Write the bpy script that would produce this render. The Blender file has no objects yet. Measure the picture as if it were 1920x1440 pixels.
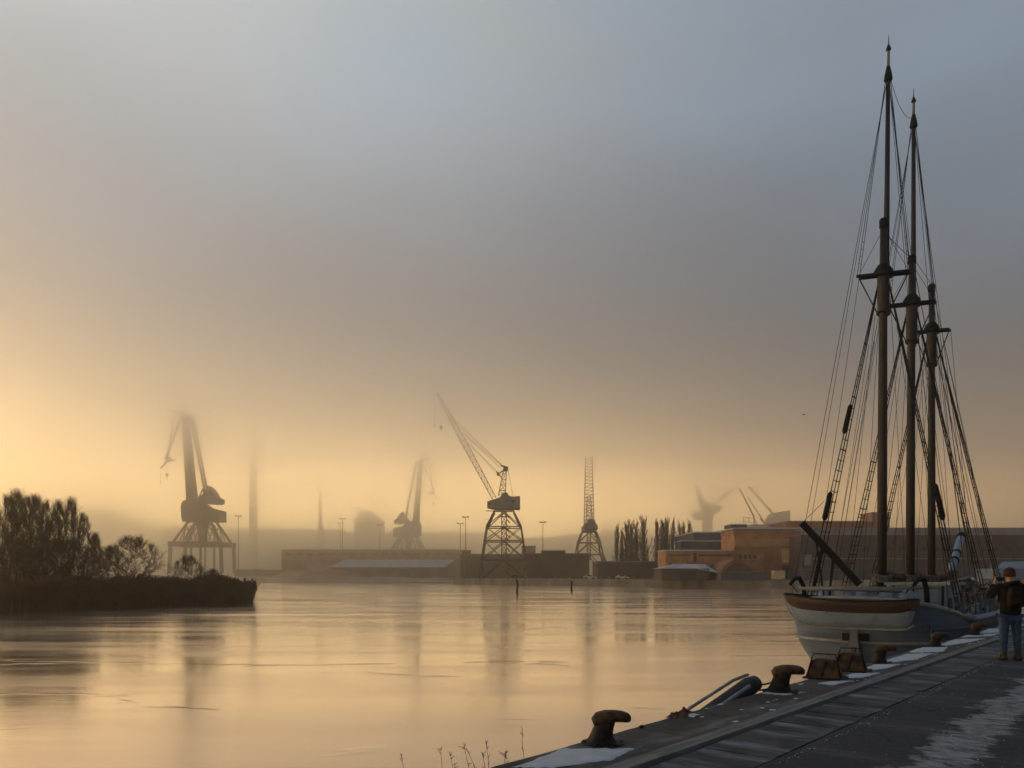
import bpy, bmesh, math, random
from mathutils import Vector, Matrix
random.seed(7)
R = math.radians
sc = bpy.context.scene
col = sc.collection

# ------------------------------------------------------------------ camera
F = 1450.0            # focal length in pixels of the 1920 px wide photograph
HZ = 1080.0           # horizon row
Q = 1.64              # quay top above the water
H = Q + 1.60          # eye height
cam_d = bpy.data.cameras.new('camera')
cam = bpy.data.objects.new('camera', cam_d); col.objects.link(cam)
cam.location = (0, 0, H); cam.rotation_euler = (R(90), 0, 0)
cam_d.sensor_width = 36; cam_d.lens = F / 1920 * 36
cam_d.shift_y = 360 / 1920
cam_d.clip_start = 0.1; cam_d.clip_end = 6000
sc.camera = cam

# ------------------------------------------------------------------ light
SUN_AZ, SUN_EL = -58.0, 6.0        # degrees left of the view axis, above horizon
w = bpy.data.worlds.new('World'); sc.world = w; w.use_nodes = True
nt = w.node_tree; N = nt.nodes; L = nt.links
for n in list(N): N.remove(n)
def nd(tree, t, **kw):
    n = tree.nodes.new(t)
    for k, v in kw.items(): setattr(n, k, v)
    return n
def mth(tree, op, a=None, b=None, c=None, clamp=False):
    n = nd(tree, 'ShaderNodeMath', operation=op); n.use_clamp = clamp
    for i, v in enumerate((a, b, c)):
        if v is None: continue
        if isinstance(v, (int, float)): n.inputs[i].default_value = v
        else: tree.links.new(v, n.inputs[i])
    return n.outputs[0]
def ramp(tree, fac, stops, interp='EASE'):
    n = nd(tree, 'ShaderNodeValToRGB'); n.color_ramp.interpolation = interp
    e = n.color_ramp.elements
    while len(e) < len(stops): e.new(0.5)
    for i, (p, c) in enumerate(stops):
        e[i].position = p
        e[i].color = (c, c, c, 1) if isinstance(c, (int, float)) else (*c, 1)
    tree.links.new(fac, n.inputs[0]); return n.outputs[0]
def mixc(tree, fac, a, b, mode='MIX'):
    n = nd(tree, 'ShaderNodeMix', data_type='RGBA', blend_type=mode)
    for i, v in ((0, fac), (6, a), (7, b)):
        if isinstance(v, (int, float)): n.inputs[i].default_value = v
        elif isinstance(v, tuple): n.inputs[i].default_value = (*v, 1)
        else: tree.links.new(v, n.inputs[i])
    return n.outputs[2]
out = nd(nt, 'ShaderNodeOutputWorld'); bg1 = nd(nt, 'ShaderNodeBackground'); bg2 = nd(nt, 'ShaderNodeBackground')
add = nd(nt, 'ShaderNodeAddShader')
sky = nd(nt, 'ShaderNodeTexSky', sky_type='NISHITA', sun_disc=False, sun_elevation=R(SUN_EL), sun_rotation=R(SUN_AZ))
L.new(sky.outputs[0], bg1.inputs[0]); bg1.inputs[1].default_value = 0.05
tc = nd(nt, 'ShaderNodeTexCoord'); sep = nd(nt, 'ShaderNodeSeparateXYZ'); L.new(tc.outputs['Generated'], sep.inputs[0])
sx, sy = math.sin(R(-46)), math.cos(R(-46))     # where the break in the stratus glows brightest
hl = mth(nt, 'SQRT', mth(nt, 'ADD', mth(nt, 'MULTIPLY', sep.outputs[0], sep.outputs[0]), mth(nt, 'MULTIPLY', sep.outputs[1], sep.outputs[1])))
dt = mth(nt, 'ADD', mth(nt, 'MULTIPLY', sep.outputs[0], sx), mth(nt, 'MULTIPLY', sep.outputs[1], sy))
cosaz = mth(nt, 'DIVIDE', dt, mth(nt, 'MAXIMUM', hl, 0.05))
mp = nd(nt, 'ShaderNodeMapping'); mp.inputs['Scale'].default_value = (1.3, 1.3, 3.0); mp.inputs['Rotation'].default_value = (0.25, 0.1, 0.4)
L.new(tc.outputs['Generated'], mp.inputs[0])
nz = nd(nt, 'ShaderNodeTexNoise'); nz.inputs['Scale'].default_value = 1.15; nz.inputs['Detail'].default_value = 3.0; nz.inputs['Roughness'].default_value = 0.45
L.new(mp.outputs[0], nz.inputs['Vector'])
nz2 = nd(nt, 'ShaderNodeTexNoise'); nz2.inputs['Scale'].default_value = 2.3; nz2.inputs['Detail'].default_value = 2.0; nz2.inputs['Roughness'].default_value = 0.4
L.new(mp.outputs[0], nz2.inputs['Vector'])
zz = mth(nt, 'ADD', sep.outputs[2], mth(nt, 'MULTIPLY', mth(nt, 'SUBTRACT', nz.outputs[0], 0.5), 0.06))
zz = mth(nt, 'MAXIMUM', zz, 0.0)
left = ramp(nt, zz, [(0.0, (6.5, 4.6, 2.0)), (.06, (6.5, 4.6, 2.0)), (.105, (4.3, 2.95, 1.27)), (.145, (.85, .54, .265)), (.19, (.15, .096, .07)), (.28, (.095, .062, .066)), (.36, (.175, .145, .152)), (.45, (.26, .262, .275)), (.60, (.60, .62, .61)), (.72, (.20, .23, .26)), (1.0, (.11, .14, .17))], 'LINEAR')
right = ramp(nt, zz, [(0.0, (3.7, 2.38, 1.08)), (.05, (3.4, 2.16, 1.0)), (.085, (1.7, 1.06, .51)), (.12, (.27, .17, .11)), (.17, (.024, .016, .022)), (.27, (.014, .010, .028)), (.37, (.078, .09, .125)), (.46, (.142, .18, .235)), (.60, (.25, .28, .335)), (.72, (.11, .14, .17)), (1.0, (.085, .11, .14))], 'LINEAR')
back = ramp(nt, zz, [(0.0, (.03, .03, .033)), (.3, (.036, .046, .06)), (1.0, (.085, .11, .14))], 'LINEAR')
f1 = nd(nt, 'ShaderNodeMapRange', interpolation_type='SMOOTHSTEP'); L.new(cosaz, f1.inputs[0])
f1.inputs[1].default_value = 0.22; f1.inputs[2].default_value = 1.0
f0 = nd(nt, 'ShaderNodeMapRange', interpolation_type='SMOOTHSTEP'); L.new(cosaz, f0.inputs[0])
f0.inputs[1].default_value = -0.7; f0.inputs[2].default_value = 0.1
c = mixc(nt, f1.outputs[0], right, left)
c = mixc(nt, f0.outputs[0], back, c)
# clearer, bluer openings and soft light/dark billows in the stratus
op = ramp(nt, nz2.outputs[0], [(.50, 0.0), (.68, 1.0)])
hi = nd(nt, 'ShaderNodeMapRange'); L.new(sep.outputs[2], hi.inputs[0]); hi.inputs[1].default_value = .22; hi.inputs[2].default_value = .5
c = mixc(nt, mth(nt, 'MULTIPLY', mth(nt, 'MULTIPLY', op, hi.outputs[0]), .42), c, (.22, .32, .43))
bl = ramp(nt, nz.outputs[0], [(.3, .76), (.7, 1.24)])
c = mixc(nt, 1.0, c, bl, 'MULTIPLY')
L.new(c, bg2.inputs[0]); bg2.inputs[1].default_value = 1.0
L.new(bg1.outputs[0], add.inputs[0]); L.new(bg2.outputs[0], add.inputs[1]); L.new(add.outputs[0], out.inputs[0])
w.cycles.sampling_method = 'MANUAL'; w.cycles.sample_map_resolution = 512

sun_d = bpy.data.lights.new('sun', 'SUN'); sun_d.energy = 2.0; sun_d.angle = R(0.6); sun_d.color = (1.0, .70, .36)
sun = bpy.data.objects.new('sun', sun_d); col.objects.link(sun)
sv = Vector((math.sin(R(SUN_AZ)) * math.cos(R(SUN_EL)), math.cos(R(SUN_AZ)) * math.cos(R(SUN_EL)), math.sin(R(SUN_EL))))
sun.rotation_euler = sv.to_track_quat('Z', 'Y').to_euler(); sun.location = sv * 100
sc.view_settings.view_transform = 'Standard'; sc.view_settings.look = 'None'
sc.view_settings.exposure = 0.0; sc.view_settings.gamma = 1.0
sc.cycles.use_denoising = True
sc.cycles.max_bounces = 9; sc.cycles.diffuse_bounces = 2; sc.cycles.glossy_bounces = 3
sc.cycles.volume_bounces = 6; sc.cycles.transparent_max_bounces = 8
sc.cycles.sample_clamp_indirect = 6.0

# ------------------------------------------------------------------ helpers
def tag(o, label=None, cat=None, group=None, kind=None):
    for k, v in (('label', label), ('category', cat), ('group', group), ('kind', kind)):
        if v: o[k] = v
    return o
WL = {}
def empty(name, loc=(0, 0, 0), label=None, cat=None, group=None, rz=0.0):
    o = bpy.data.objects.new(name, None); col.objects.link(o)
    o.empty_display_size = 0.3; o.location = loc; o.rotation_euler = (0, 0, rz); WL[o.name] = Vector(loc)
    return tag(o, label, cat, group)
class MB:
    def __init__(s): s.v = []; s.f = []
    def add(s, vs, fs):
        b = len(s.v); s.v += [tuple(v) for v in vs]; s.f += [tuple(i + b for i in f) for f in fs]
    def box(s, c, d, rz=0.0, taper=1.0):
        cx, cy, cz = c; hx, hy, hz = d[0] / 2, d[1] / 2, d[2] / 2; ca, sa = math.cos(rz), math.sin(rz); vs = []
        for z, k in ((-hz, 1), (hz, taper)):
            for x, y in ((-hx, -hy), (hx, -hy), (hx, hy), (-hx, hy)):
                x *= k; y *= k; vs.append((cx + x * ca - y * sa, cy + x * sa + y * ca, cz + z))
        s.add(vs, [(3, 2, 1, 0), (4, 5, 6, 7), (0, 1, 5, 4), (1, 2, 6, 5), (2, 3, 7, 6), (3, 0, 4, 7)]); return s
    def beam(s, a, b, w, h=None):
        a = Vector(a); b = Vector(b); h = h or w; d = (b - a)
        if d.length < 1e-6: return s
        d.normalize(); up = Vector((0, 0, 1)) if abs(d.z) < .95 else Vector((0, 1, 0))
        x = d.cross(up).normalized() * w / 2; y = x.cross(d).normalized() * h / 2
        s.add([a - x - y, a + x - y, a + x + y, a - x + y, b - x - y, b + x - y, b + x + y, b - x + y],
              [(3, 2, 1, 0), (4, 5, 6, 7), (0, 1, 5, 4), (1, 2, 6, 5), (2, 3, 7, 6), (3, 0, 4, 7)]); return s
    def tube(s, pts, rad, n=6, cap=True):
        pts = [Vector(p) for p in pts]; m = len(pts)
        if not isinstance(rad, (list, tuple)): rad = [rad] * m
        vs = []; px = None
        for i, p in enumerate(pts):
            d = (pts[min(i + 1, m - 1)] - pts[max(i - 1, 0)])
            if d.length < 1e-9: d = Vector((0, 0, 1))
            d.normalize()
            if px is None:
                up = Vector((0, 0, 1)) if abs(d.z) < .9 else Vector((1, 0, 0))
                x = d.cross(up).normalized()
            else:
                x = (px - d * px.dot(d)); x = x.normalized() if x.length > 1e-6 else d.orthogonal().normalized()
            y = d.cross(x); px = x
            for k in range(n):
                a = 2 * math.pi * k / n; vs.append(p + (x * math.cos(a) + y * math.sin(a)) * rad[i])
        fs = [(i * n + k, i * n + (k + 1) % n, (i + 1) * n + (k + 1) % n, (i + 1) * n + k) for i in range(m - 1) for k in range(n)]
        if cap: fs += [tuple(range(n))[::-1], tuple(range((m - 1) * n, m * n))]
        s.add(vs, fs); return s
    def loft(s, rings, cap=True, close=True):
        n = len(rings[0]); m = len(rings); vs = [p for r in rings for p in r]; kk = n if close else n - 1
        fs = [(i * n + k, i * n + (k + 1) % n, (i + 1) * n + (k + 1) % n, (i + 1) * n + k) for i in range(m - 1) for k in range(kk)]
        if cap: fs += [tuple(range(n))[::-1], tuple(range((m - 1) * n, m * n))]
        s.add(vs, fs); return s
    def prism_y(s, poly, y0, y1):      # poly in x, z
        n = len(poly)
        s.add([(x, y0, z) for x, z in poly] + [(x, y1, z) for x, z in poly],
              [tuple(range(n)), tuple(range(n, 2 * n))[::-1]] + [((i + 1) % n, i, i + n, (i + 1) % n + n) for i in range(n)]); return s
    def prism_z(s, poly, z0, z1):
        n = len(poly)
        s.add([(x, y, z0) for x, y in poly] + [(x, y, z1) for x, y in poly],
              [tuple(range(n))[::-1], tuple(range(n, 2 * n))] + [(i, (i + 1) % n, (i + 1) % n + n, i + n) for i in range(n)]); return s
    def lathe(s, c, prof, n=12):
        cx, cy, cz = c
        rings = [[(cx + r * math.cos(2 * math.pi * k / n), cy + r * math.sin(2 * math.pi * k / n), cz + z) for k in range(n)] for r, z in prof]
        return s.loft(rings)
    def ball(s, c, r, n=10, sz=(1, 1, 1)):
        rings = []
        for i in range(1, n):
            a = math.pi * i / n
            rings.append([(c[0] + r * sz[0] * math.sin(a) * math.cos(2 * math.pi * k / (n + 2)), c[1] + r * sz[1] * math.sin(a) * math.sin(2 * math.pi * k / (n + 2)), c[2] - r * sz[2] * math.cos(a)) for k in range(n + 2)])
        return s.loft(rings)
    def build(s, name, mat, parent=None, smooth=False, rel=True):
        off = Vector((0, 0, 0))
        if parent is not None and rel: off = WL.get(parent.name, off)
        me = bpy.data.meshes.new(name)
        me.from_pydata([(v[0] - off.x, v[1] - off.y, v[2] - off.z) for v in s.v], [], s.f); me.update()
        if mat: me.materials.append(mat)
        if smooth:
            me.polygons.foreach_set('use_smooth', [True] * len(me.polygons))
            if smooth == 'auto':
                bm = bmesh.new(); bm.from_mesh(me)
                for e in bm.edges:
                    e.smooth = not (len(e.link_faces) == 2 and e.calc_face_angle(0) > R(38))
                bm.to_mesh(me); bm.free()
        o = bpy.data.objects.new(name, me); col.objects.link(o)
        if parent is not None: o.parent = parent; WL[o.name] = off if rel else Vector((0, 0, 0))
        else: WL[o.name] = Vector((0, 0, 0))
        return o
    def thing(s, name, mat, label, cat, group=None, smooth=False, kind=None):
        """one-mesh thing whose origin sits at its base"""
        xs = [v[0] for v in s.v]; ys = [v[1] for v in s.v]; zs = [v[2] for v in s.v]
        c = Vector(((min(xs) + max(xs)) / 2, (min(ys) + max(ys)) / 2, min(zs)))
        s.v = [(v[0] - c.x, v[1] - c.y, v[2] - c.z) for v in s.v]
        o = s.build(name, mat, None, smooth); o.location = c; WL[o.name] = c
        return tag(o, label, cat, group, kind)
def copy_tree(o, parent=None):
    c_ = o.copy(); col.objects.link(c_); c_.parent = parent
    for ch in list(o.children): copy_tree(ch, c_)
    return c_
def P(px, py, Y): return Vector(((px - 960) / F * Y, Y, H - (py - HZ) / F * Y))
TH = R(90 - 40.8); dX, dY = math.cos(TH), math.sin(TH)
def q(s, t, z=Q): return Vector((s * dX - t * dY, s * dY + t * dX, z))
def G(px, py, z=Q):            # quay coordinates (s, t) of a pixel lying on the quay
    Y = (H - z) * F / (py - HZ); X = (px - 960) / F * Y
    return (X * dX + Y * dY, -X * dY + Y * dX)

# ------------------------------------------------------------------ materials
def mat(name, base, rough=.7, var=.25, scale=3.0, metal=0.0, col2=None, bump=0.0, spec=None, stretch=None, detail=5):
    m = bpy.data.materials.new(name); m.use_nodes = True; t = m.node_tree
    b = t.nodes['Principled BSDF']; b.inputs['Roughness'].default_value = rough; b.inputs['Metallic'].default_value = metal
    if spec is not None: b.inputs['Specular IOR Level'].default_value = spec
    tcn = nd(t, 'ShaderNodeTexCoord'); n = nd(t, 'ShaderNodeTexNoise'); n.inputs['Scale'].default_value = scale; n.inputs['Detail'].default_value = detail
    src = tcn.outputs['Object']
    if stretch:
        mpn = nd(t, 'ShaderNodeMapping'); mpn.inputs['Scale'].default_value = stretch; t.links.new(src, mpn.inputs[0]); src = mpn.outputs[0]
    t.links.new(src, n.inputs['Vector'])
    c2 = col2 or tuple(x * (1 - var) for x in base)
    c1 = base if col2 else tuple(min(1, x * (1 + var)) for x in base)
    t.links.new(ramp(t, n.outputs[0], [(.36, c2), (.64, c1)], 'LINEAR'), b.inputs['Base Color'])
    if bump:
        bn = nd(t, 'ShaderNodeBump'); bn.inputs['Strength'].default_value = bump; bn.inputs['Distance'].default_value = .02
        t.links.new(n.outputs[0], bn.inputs['Height']); t.links.new(bn.outputs[0], b.inputs['Normal'])
    return m
M = {}
M['steel_dark'] = mat('crane steel', (.10, .065, .045), .6, .3, .4)
M['steel_grey'] = mat('grey steel', (.16, .15, .14), .55, .25, .5)
M['lamp'] = mat('galvanised pole', (.18, .17, .16), .5, .2, 1)
M['brick'] = mat('weathered brick', (.30, .13, .07), .9, .3, .25)
M['brick_orange'] = mat('ochre brick', (.38, .19, .09), .9, .22, .3)
M['brick_dark'] = mat('dark brick', (.085, .052, .045), .9, .3, .15)
M['ochre'] = mat('ochre render', (.38, .225, .11), .9, .2, .2)
M['roof_snow'] = mat('frosted roof', (.50, .50, .54), .8, .15, .2)
M['roof_felt'] = mat('roof felt', (.20, .19, .20), .85, .3, .2)
M['slate_wall'] = mat('slate blue cladding', (.07, .075, .10), .8, .2, .3)
M['glass'] = mat('window glass', (.03, .035, .04), .15, .2, 1)
M['yellow_wall'] = mat('pale yellow door', (.55, .38, .18), .8, .2, .5)  # even pale yellow colour for one bay of the orange block
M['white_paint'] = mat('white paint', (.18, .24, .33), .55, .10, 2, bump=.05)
M['concrete_far'] = mat('pier concrete', (.17, .15, .13), .9, .35, .3, stretch=(1, 1, .3))
M['earth'] = mat('frosted ground', (.16, .14, .12), .95, .3, .05)
M['hill'] = mat('wooded hillside', (.09, .085, .07), .95, .4, .05)
M['bank'] = mat('muddy bank', (.05, .04, .03), .95, .3, .5)
M['bark'] = mat('bare bark', (.055, .040, .028), .9, .3, 2)
M['twig'] = mat('winter twigs', (.065, .042, .024), .9, .35, .6)
M['reed'] = mat('dry reed', (.060, .038, .020), .85, .4, 1.2)
def translucent(m, fac, colr):
    t = m.node_tree; o_ = t.nodes['Material Output']; b = t.nodes['Principled BSDF']; tr_ = nd(t, 'ShaderNodeBsdfTranslucent'); tr_.inputs[0].default_value = (*colr, 1)
    mx = nd(t, 'ShaderNodeMixShader'); mx.inputs[0].default_value = fac; t.links.new(b.outputs[0], mx.inputs[1]); t.links.new(tr_.outputs[0], mx.inputs[2]); t.links.new(mx.outputs[0], o_.inputs['Surface'])
translucent(M['reed'], .45, (.30, .17, .07))
M['poplar'] = mat('poplar twigs', (.11, .070, .042), .9, .3, .5)
M['iron'] = mat('rusty cast iron', (.020, .013, .010), .6, .4, 9, col2=(.007, .005, .005), bump=.5, spec=.22)
M['yellow_worn'] = mat('worn yellow paint on iron', (.085, .050, .018), .6, .4, 8, col2=(.016, .010, .007), bump=.4, spec=.22)
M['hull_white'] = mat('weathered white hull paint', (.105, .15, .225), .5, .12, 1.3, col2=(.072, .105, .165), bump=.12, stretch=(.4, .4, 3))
M['hull_red'] = mat('rusty red boot topping', (.06, .024, .016), .6, .3, 2)
M['cream'] = mat('pale rail paint', (.24, .25, .25), .5, .15, 3)
M['varnish'] = mat('varnished red brown planks', (.028, .0125, .008), .6, .35, 2.2, stretch=(1, 1, 6), bump=.2)
M['spar'] = mat('varnished spar', (.024, .0145, .010), .6, .4, 1.5, stretch=(4, 4, .5), bump=.15)
M['tar'] = mat('black tarred timber', (.010, .010, .010), .75, .3, 3, spec=.2)
M['grey_spar'] = mat('grey painted pole', (.13, .14, .145), .5, .1, 3)
M['rope'] = mat('tarred rope', (.014, .012, .011), .9, .3, 12)
M['rope_pale'] = mat('frosted hemp rope', (.12, .115, .11), .9, .25, 9)
M['canvas'] = mat('brown canvas', (.10, .045, .022), .9, .35, 4, bump=.4)
M['blue_cloth'] = mat('blue grey tarpaulin', (.16, .22, .30), .7, .25, 3, bump=.3)
M['deck'] = mat('frosted deck planks', (.20, .18, .16), .8, .3, 2, stretch=(1, 8, 1))
M['rubber'] = mat('black rubber', (.018, .018, .019), .55, .3, 6, bump=.2)
M['frost_strip'] = mat('frosted fender strip', (.22, .23, .25), .7, .3, 5)
M['snow'] = mat('thin crusted snow', (.50, .54, .60), .75, .08, 6, bump=.35)
M['weed'] = mat('dry weed stalks', (.10, .07, .04), .9, .3, 8)
M['paper'] = mat('white paper', (.55, .57, .60), .8, .1, 8)
M['jacket'] = mat('dark olive jacket', (.010, .0095, .008), .9, .35, 9, bump=.4, spec=.15)
M['jeans'] = mat('blue denim', (.025, .055, .12), .85, .25, 14, bump=.3)
M['boot'] = mat('brown leather boots', (.035, .018, .012), .5, .3, 9)
M['beanie'] = mat('red knitted wool', (.05, .008, .006), .95, .3, 30, bump=.6)
M['skin'] = mat('skin', (.42, .24, .17), .55, .08, 6)
M['pack'] = mat('brown backpack cloth', (.015, .009, .007), .85, .3, 8, bump=.3, spec=.15)
M['phone'] = mat('black phone', (.01, .01, .012), .2, .1, 2)
M['car_white'] = mat('white car paint', (.60, .60, .60), .3, .05, 1)
M['car_dark'] = mat('dark car paint', (.05, .05, .06), .3, .05, 1)
M['container'] = mat('cream container', (.55, .40, .22), .7, .15, .6)

def streaks(m, axis_scale, s1, s2, lo, hi, fac, colr):
    """mix a second colour into a material through stretched noise (frost)"""
    t = m.node_tree; b = t.nodes['Principled BSDF']; old = b.inputs['Base Color'].links[0].from_socket
    tcn = nd(t, 'ShaderNodeTexCoord'); mpn = nd(t, 'ShaderNodeMapping'); mpn.inputs['Scale'].default_value = axis_scale
    t.links.new(tcn.outputs['Object'], mpn.inputs[0])
    a = nd(t, 'ShaderNodeTexNoise'); a.inputs['Scale'].default_value = s1; a.inputs['Detail'].default_value = s2; a.inputs['Roughness'].default_value = .62
    t.links.new(mpn.outputs[0], a.inputs['Vector'])
    k = mth(t, 'MULTIPLY', ramp(t, a.outputs[0], [(lo, 0.0), (hi, 1.0)]), fac)
    t.links.new(mixc(t, k, old, colr), b.inputs['Base Color']); return a.outputs[0]

def seams(m, step, amt, gap=.07):
    t = m.node_tree; b = t.nodes['Principled BSDF']; old = b.inputs['Base Color'].links[0].from_socket
    tcn = nd(t, 'ShaderNodeTexCoord'); sp = nd(t, 'ShaderNodeSeparateXYZ'); t.links.new(tcn.outputs['Object'], sp.inputs[0])
    f_ = mth(t, 'FRACT', mth(t, 'DIVIDE', sp.outputs[2], step)); k = ramp(t, f_, [(0.0, 1.0), (gap, 0.0), (1 - gap * .4, 0.0), (1.0, 1.0)], 'LINEAR')
    n1 = nd(t, 'ShaderNodeTexNoise'); n1.inputs['Scale'].default_value = 1.7; mp_ = nd(t, 'ShaderNodeMapping'); mp_.inputs['Scale'].default_value = (5, 5, .35); t.links.new(tcn.outputs['Object'], mp_.inputs[0]); t.links.new(mp_.outputs[0], n1.inputs['Vector']); n1.inputs['Detail'].default_value = 6
    c1 = mixc(t, mth(t, 'MULTIPLY', ramp(t, n1.outputs[0], [(.55, 0.0), (.75, 1.0)]), .55), old, (.085, .048, .028))
    t.links.new(mixc(t, mth(t, 'MULTIPLY', k, amt), c1, (.02, .02, .02)), b.inputs['Base Color'])
def cracks(m, scale, wid, amt, sc3=(1, 1, 1), gate=.5):
    t = m.node_tree; b = t.nodes['Principled BSDF']; old = b.inputs['Base Color'].links[0].from_socket
    tcn = nd(t, 'ShaderNodeTexCoord'); mp_ = nd(t, 'ShaderNodeMapping'); mp_.inputs['Scale'].default_value = sc3; t.links.new(tcn.outputs['Object'], mp_.inputs[0])
    n1 = nd(t, 'ShaderNodeTexNoise'); n1.inputs['Scale'].default_value = 2.2; n1.inputs['Detail'].default_value = 5; t.links.new(mp_.outputs[0], n1.inputs['Vector'])
    sc_ = nd(t, 'ShaderNodeVectorMath', operation='SCALE'); sc_.inputs['Scale'].default_value = .7; t.links.new(n1.outputs['Color'], sc_.inputs[0]); ad = nd(t, 'ShaderNodeVectorMath', operation='ADD'); t.links.new(mp_.outputs[0], ad.inputs[0]); t.links.new(sc_.outputs[0], ad.inputs[1])
    vo = nd(t, 'ShaderNodeTexVoronoi', feature='DISTANCE_TO_EDGE'); vo.inputs['Scale'].default_value = scale; t.links.new(ad.outputs[0], vo.inputs['Vector'])
    k = mth(t, 'MULTIPLY', ramp(t, vo.outputs['Distance'], [(0.0, 1.0), (wid, 0.0)], 'LINEAR'), ramp(t, n1.outputs[0], [(gate - .08, 0.0), (gate + .04, 1.0)]))
    t.links.new(mixc(t, mth(t, 'MULTIPLY', k, amt), old, (.010, .010, .011)), b.inputs['Base Color'])
seams(M['hull_white'], .17, .55); seams(M['white_paint'], .13, .30, .05); seams(M['brick_orange'], 1.9, .35, .05)
# quay materials: object space is (s along the quay, t towards the water, z)
M['coping'] = mat('stained concrete coping', (.072, .064, .060), .8, .3, 1.1, bump=.5, detail=9, spec=.22)
streaks(M['coping'], (.5, 1.6, 1), 1.6, 7, .52, .72, .45, (.30, .30, .32))
M['kerb'] = mat('weathered kerb rail', (.16, .16, .16), .75, .25, 3, stretch=(.5, 5, 1), bump=.5, detail=8, spec=.22)
M['slab'] = mat('frosted concrete slabs', (.060, .060, .064), .8, .3, 3, bump=.5, detail=8, spec=.22)
streaks(M['slab'], (2.4, .55, 1), 1.3, 8, .46, .70, .62, (.34, .37, .42))
M['asphalt'] = mat('cold asphalt', (.036, .039, .046), .75, .3, 40, bump=.6, detail=6, spec=.22)
def asphalt_nodes():
    m = M['asphalt']; t = m.node_tree; b = t.nodes['Principled BSDF']
    streaks(m, (1.3, .35, 1), 1.4, 7, .47, .74, .50, (.17, .175, .20))
    old = b.inputs['Base Color'].links[0].from_socket
    tcn = nd(t, 'ShaderNodeTexCoord'); sp = nd(t, 'ShaderNodeSeparateXYZ'); t.links.new(tcn.outputs['Object'], sp.inputs[0])
    mpn = nd(t, 'ShaderNodeMapping'); mpn.inputs['Scale'].default_value = (1.5, .8, 1); mpn.inputs['Rotation'].default_value = (0, 0, .5); t.links.new(tcn.outputs['Object'], mpn.inputs[0])
    n1 = nd(t, 'ShaderNodeTexNoise'); n1.inputs['Scale'].default_value = 1.6; n1.inputs['Detail'].default_value = 9; n1.inputs['Roughness'].default_value = .7
    t.links.new(mpn.outputs[0], n1.inputs['Vector'])
    n2 = nd(t, 'ShaderNodeTexNoise'); n2.inputs['Scale'].default_value = 7; n2.inputs['Detail'].default_value = 8; n2.inputs['Roughness'].default_value = .75
    t.links.new(mpn.outputs[0], n2.inputs['Vector'])
    # the frozen trickle runs along the quay about 1.6 m landward of the camera's foot line
    d_ = mth(t, 'ABSOLUTE', mth(t, 'SUBTRACT', sp.outputs[1], 1.58))
    band = mth(t, 'SUBTRACT', 1.0, mth(t, 'DIVIDE', d_, .55))
    v = mth(t, 'ADD', band, mth(t, 'MULTIPLY', mth(t, 'SUBTRACT', n1.outputs[0], .5), 2.2))
    k = ramp(t, v, [(.50, 0.0), (.66, 1.0)])
    k = mth(t, 'MULTIPLY', k, ramp(t, n2.outputs[0], [(.34, .12), (.62, 1.0)]))
    t.links.new(mixc(t, mth(t, 'MULTIPLY', k, .85), old, (.38, .42, .48)), b.inputs['Base Color'])
    bn = nd(t, 'ShaderNodeBump'); bn.inputs['Strength'].default_value = .7; bn.inputs['Distance'].default_value = .03
    t.links.new(mth(t, 'ADD', mth(t, 'MULTIPLY', n2.outputs[0], .6), k), bn.inputs['Height'])
    t.links.new(bn.outputs[0], b.inputs['Normal'])
asphalt_nodes()

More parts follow.
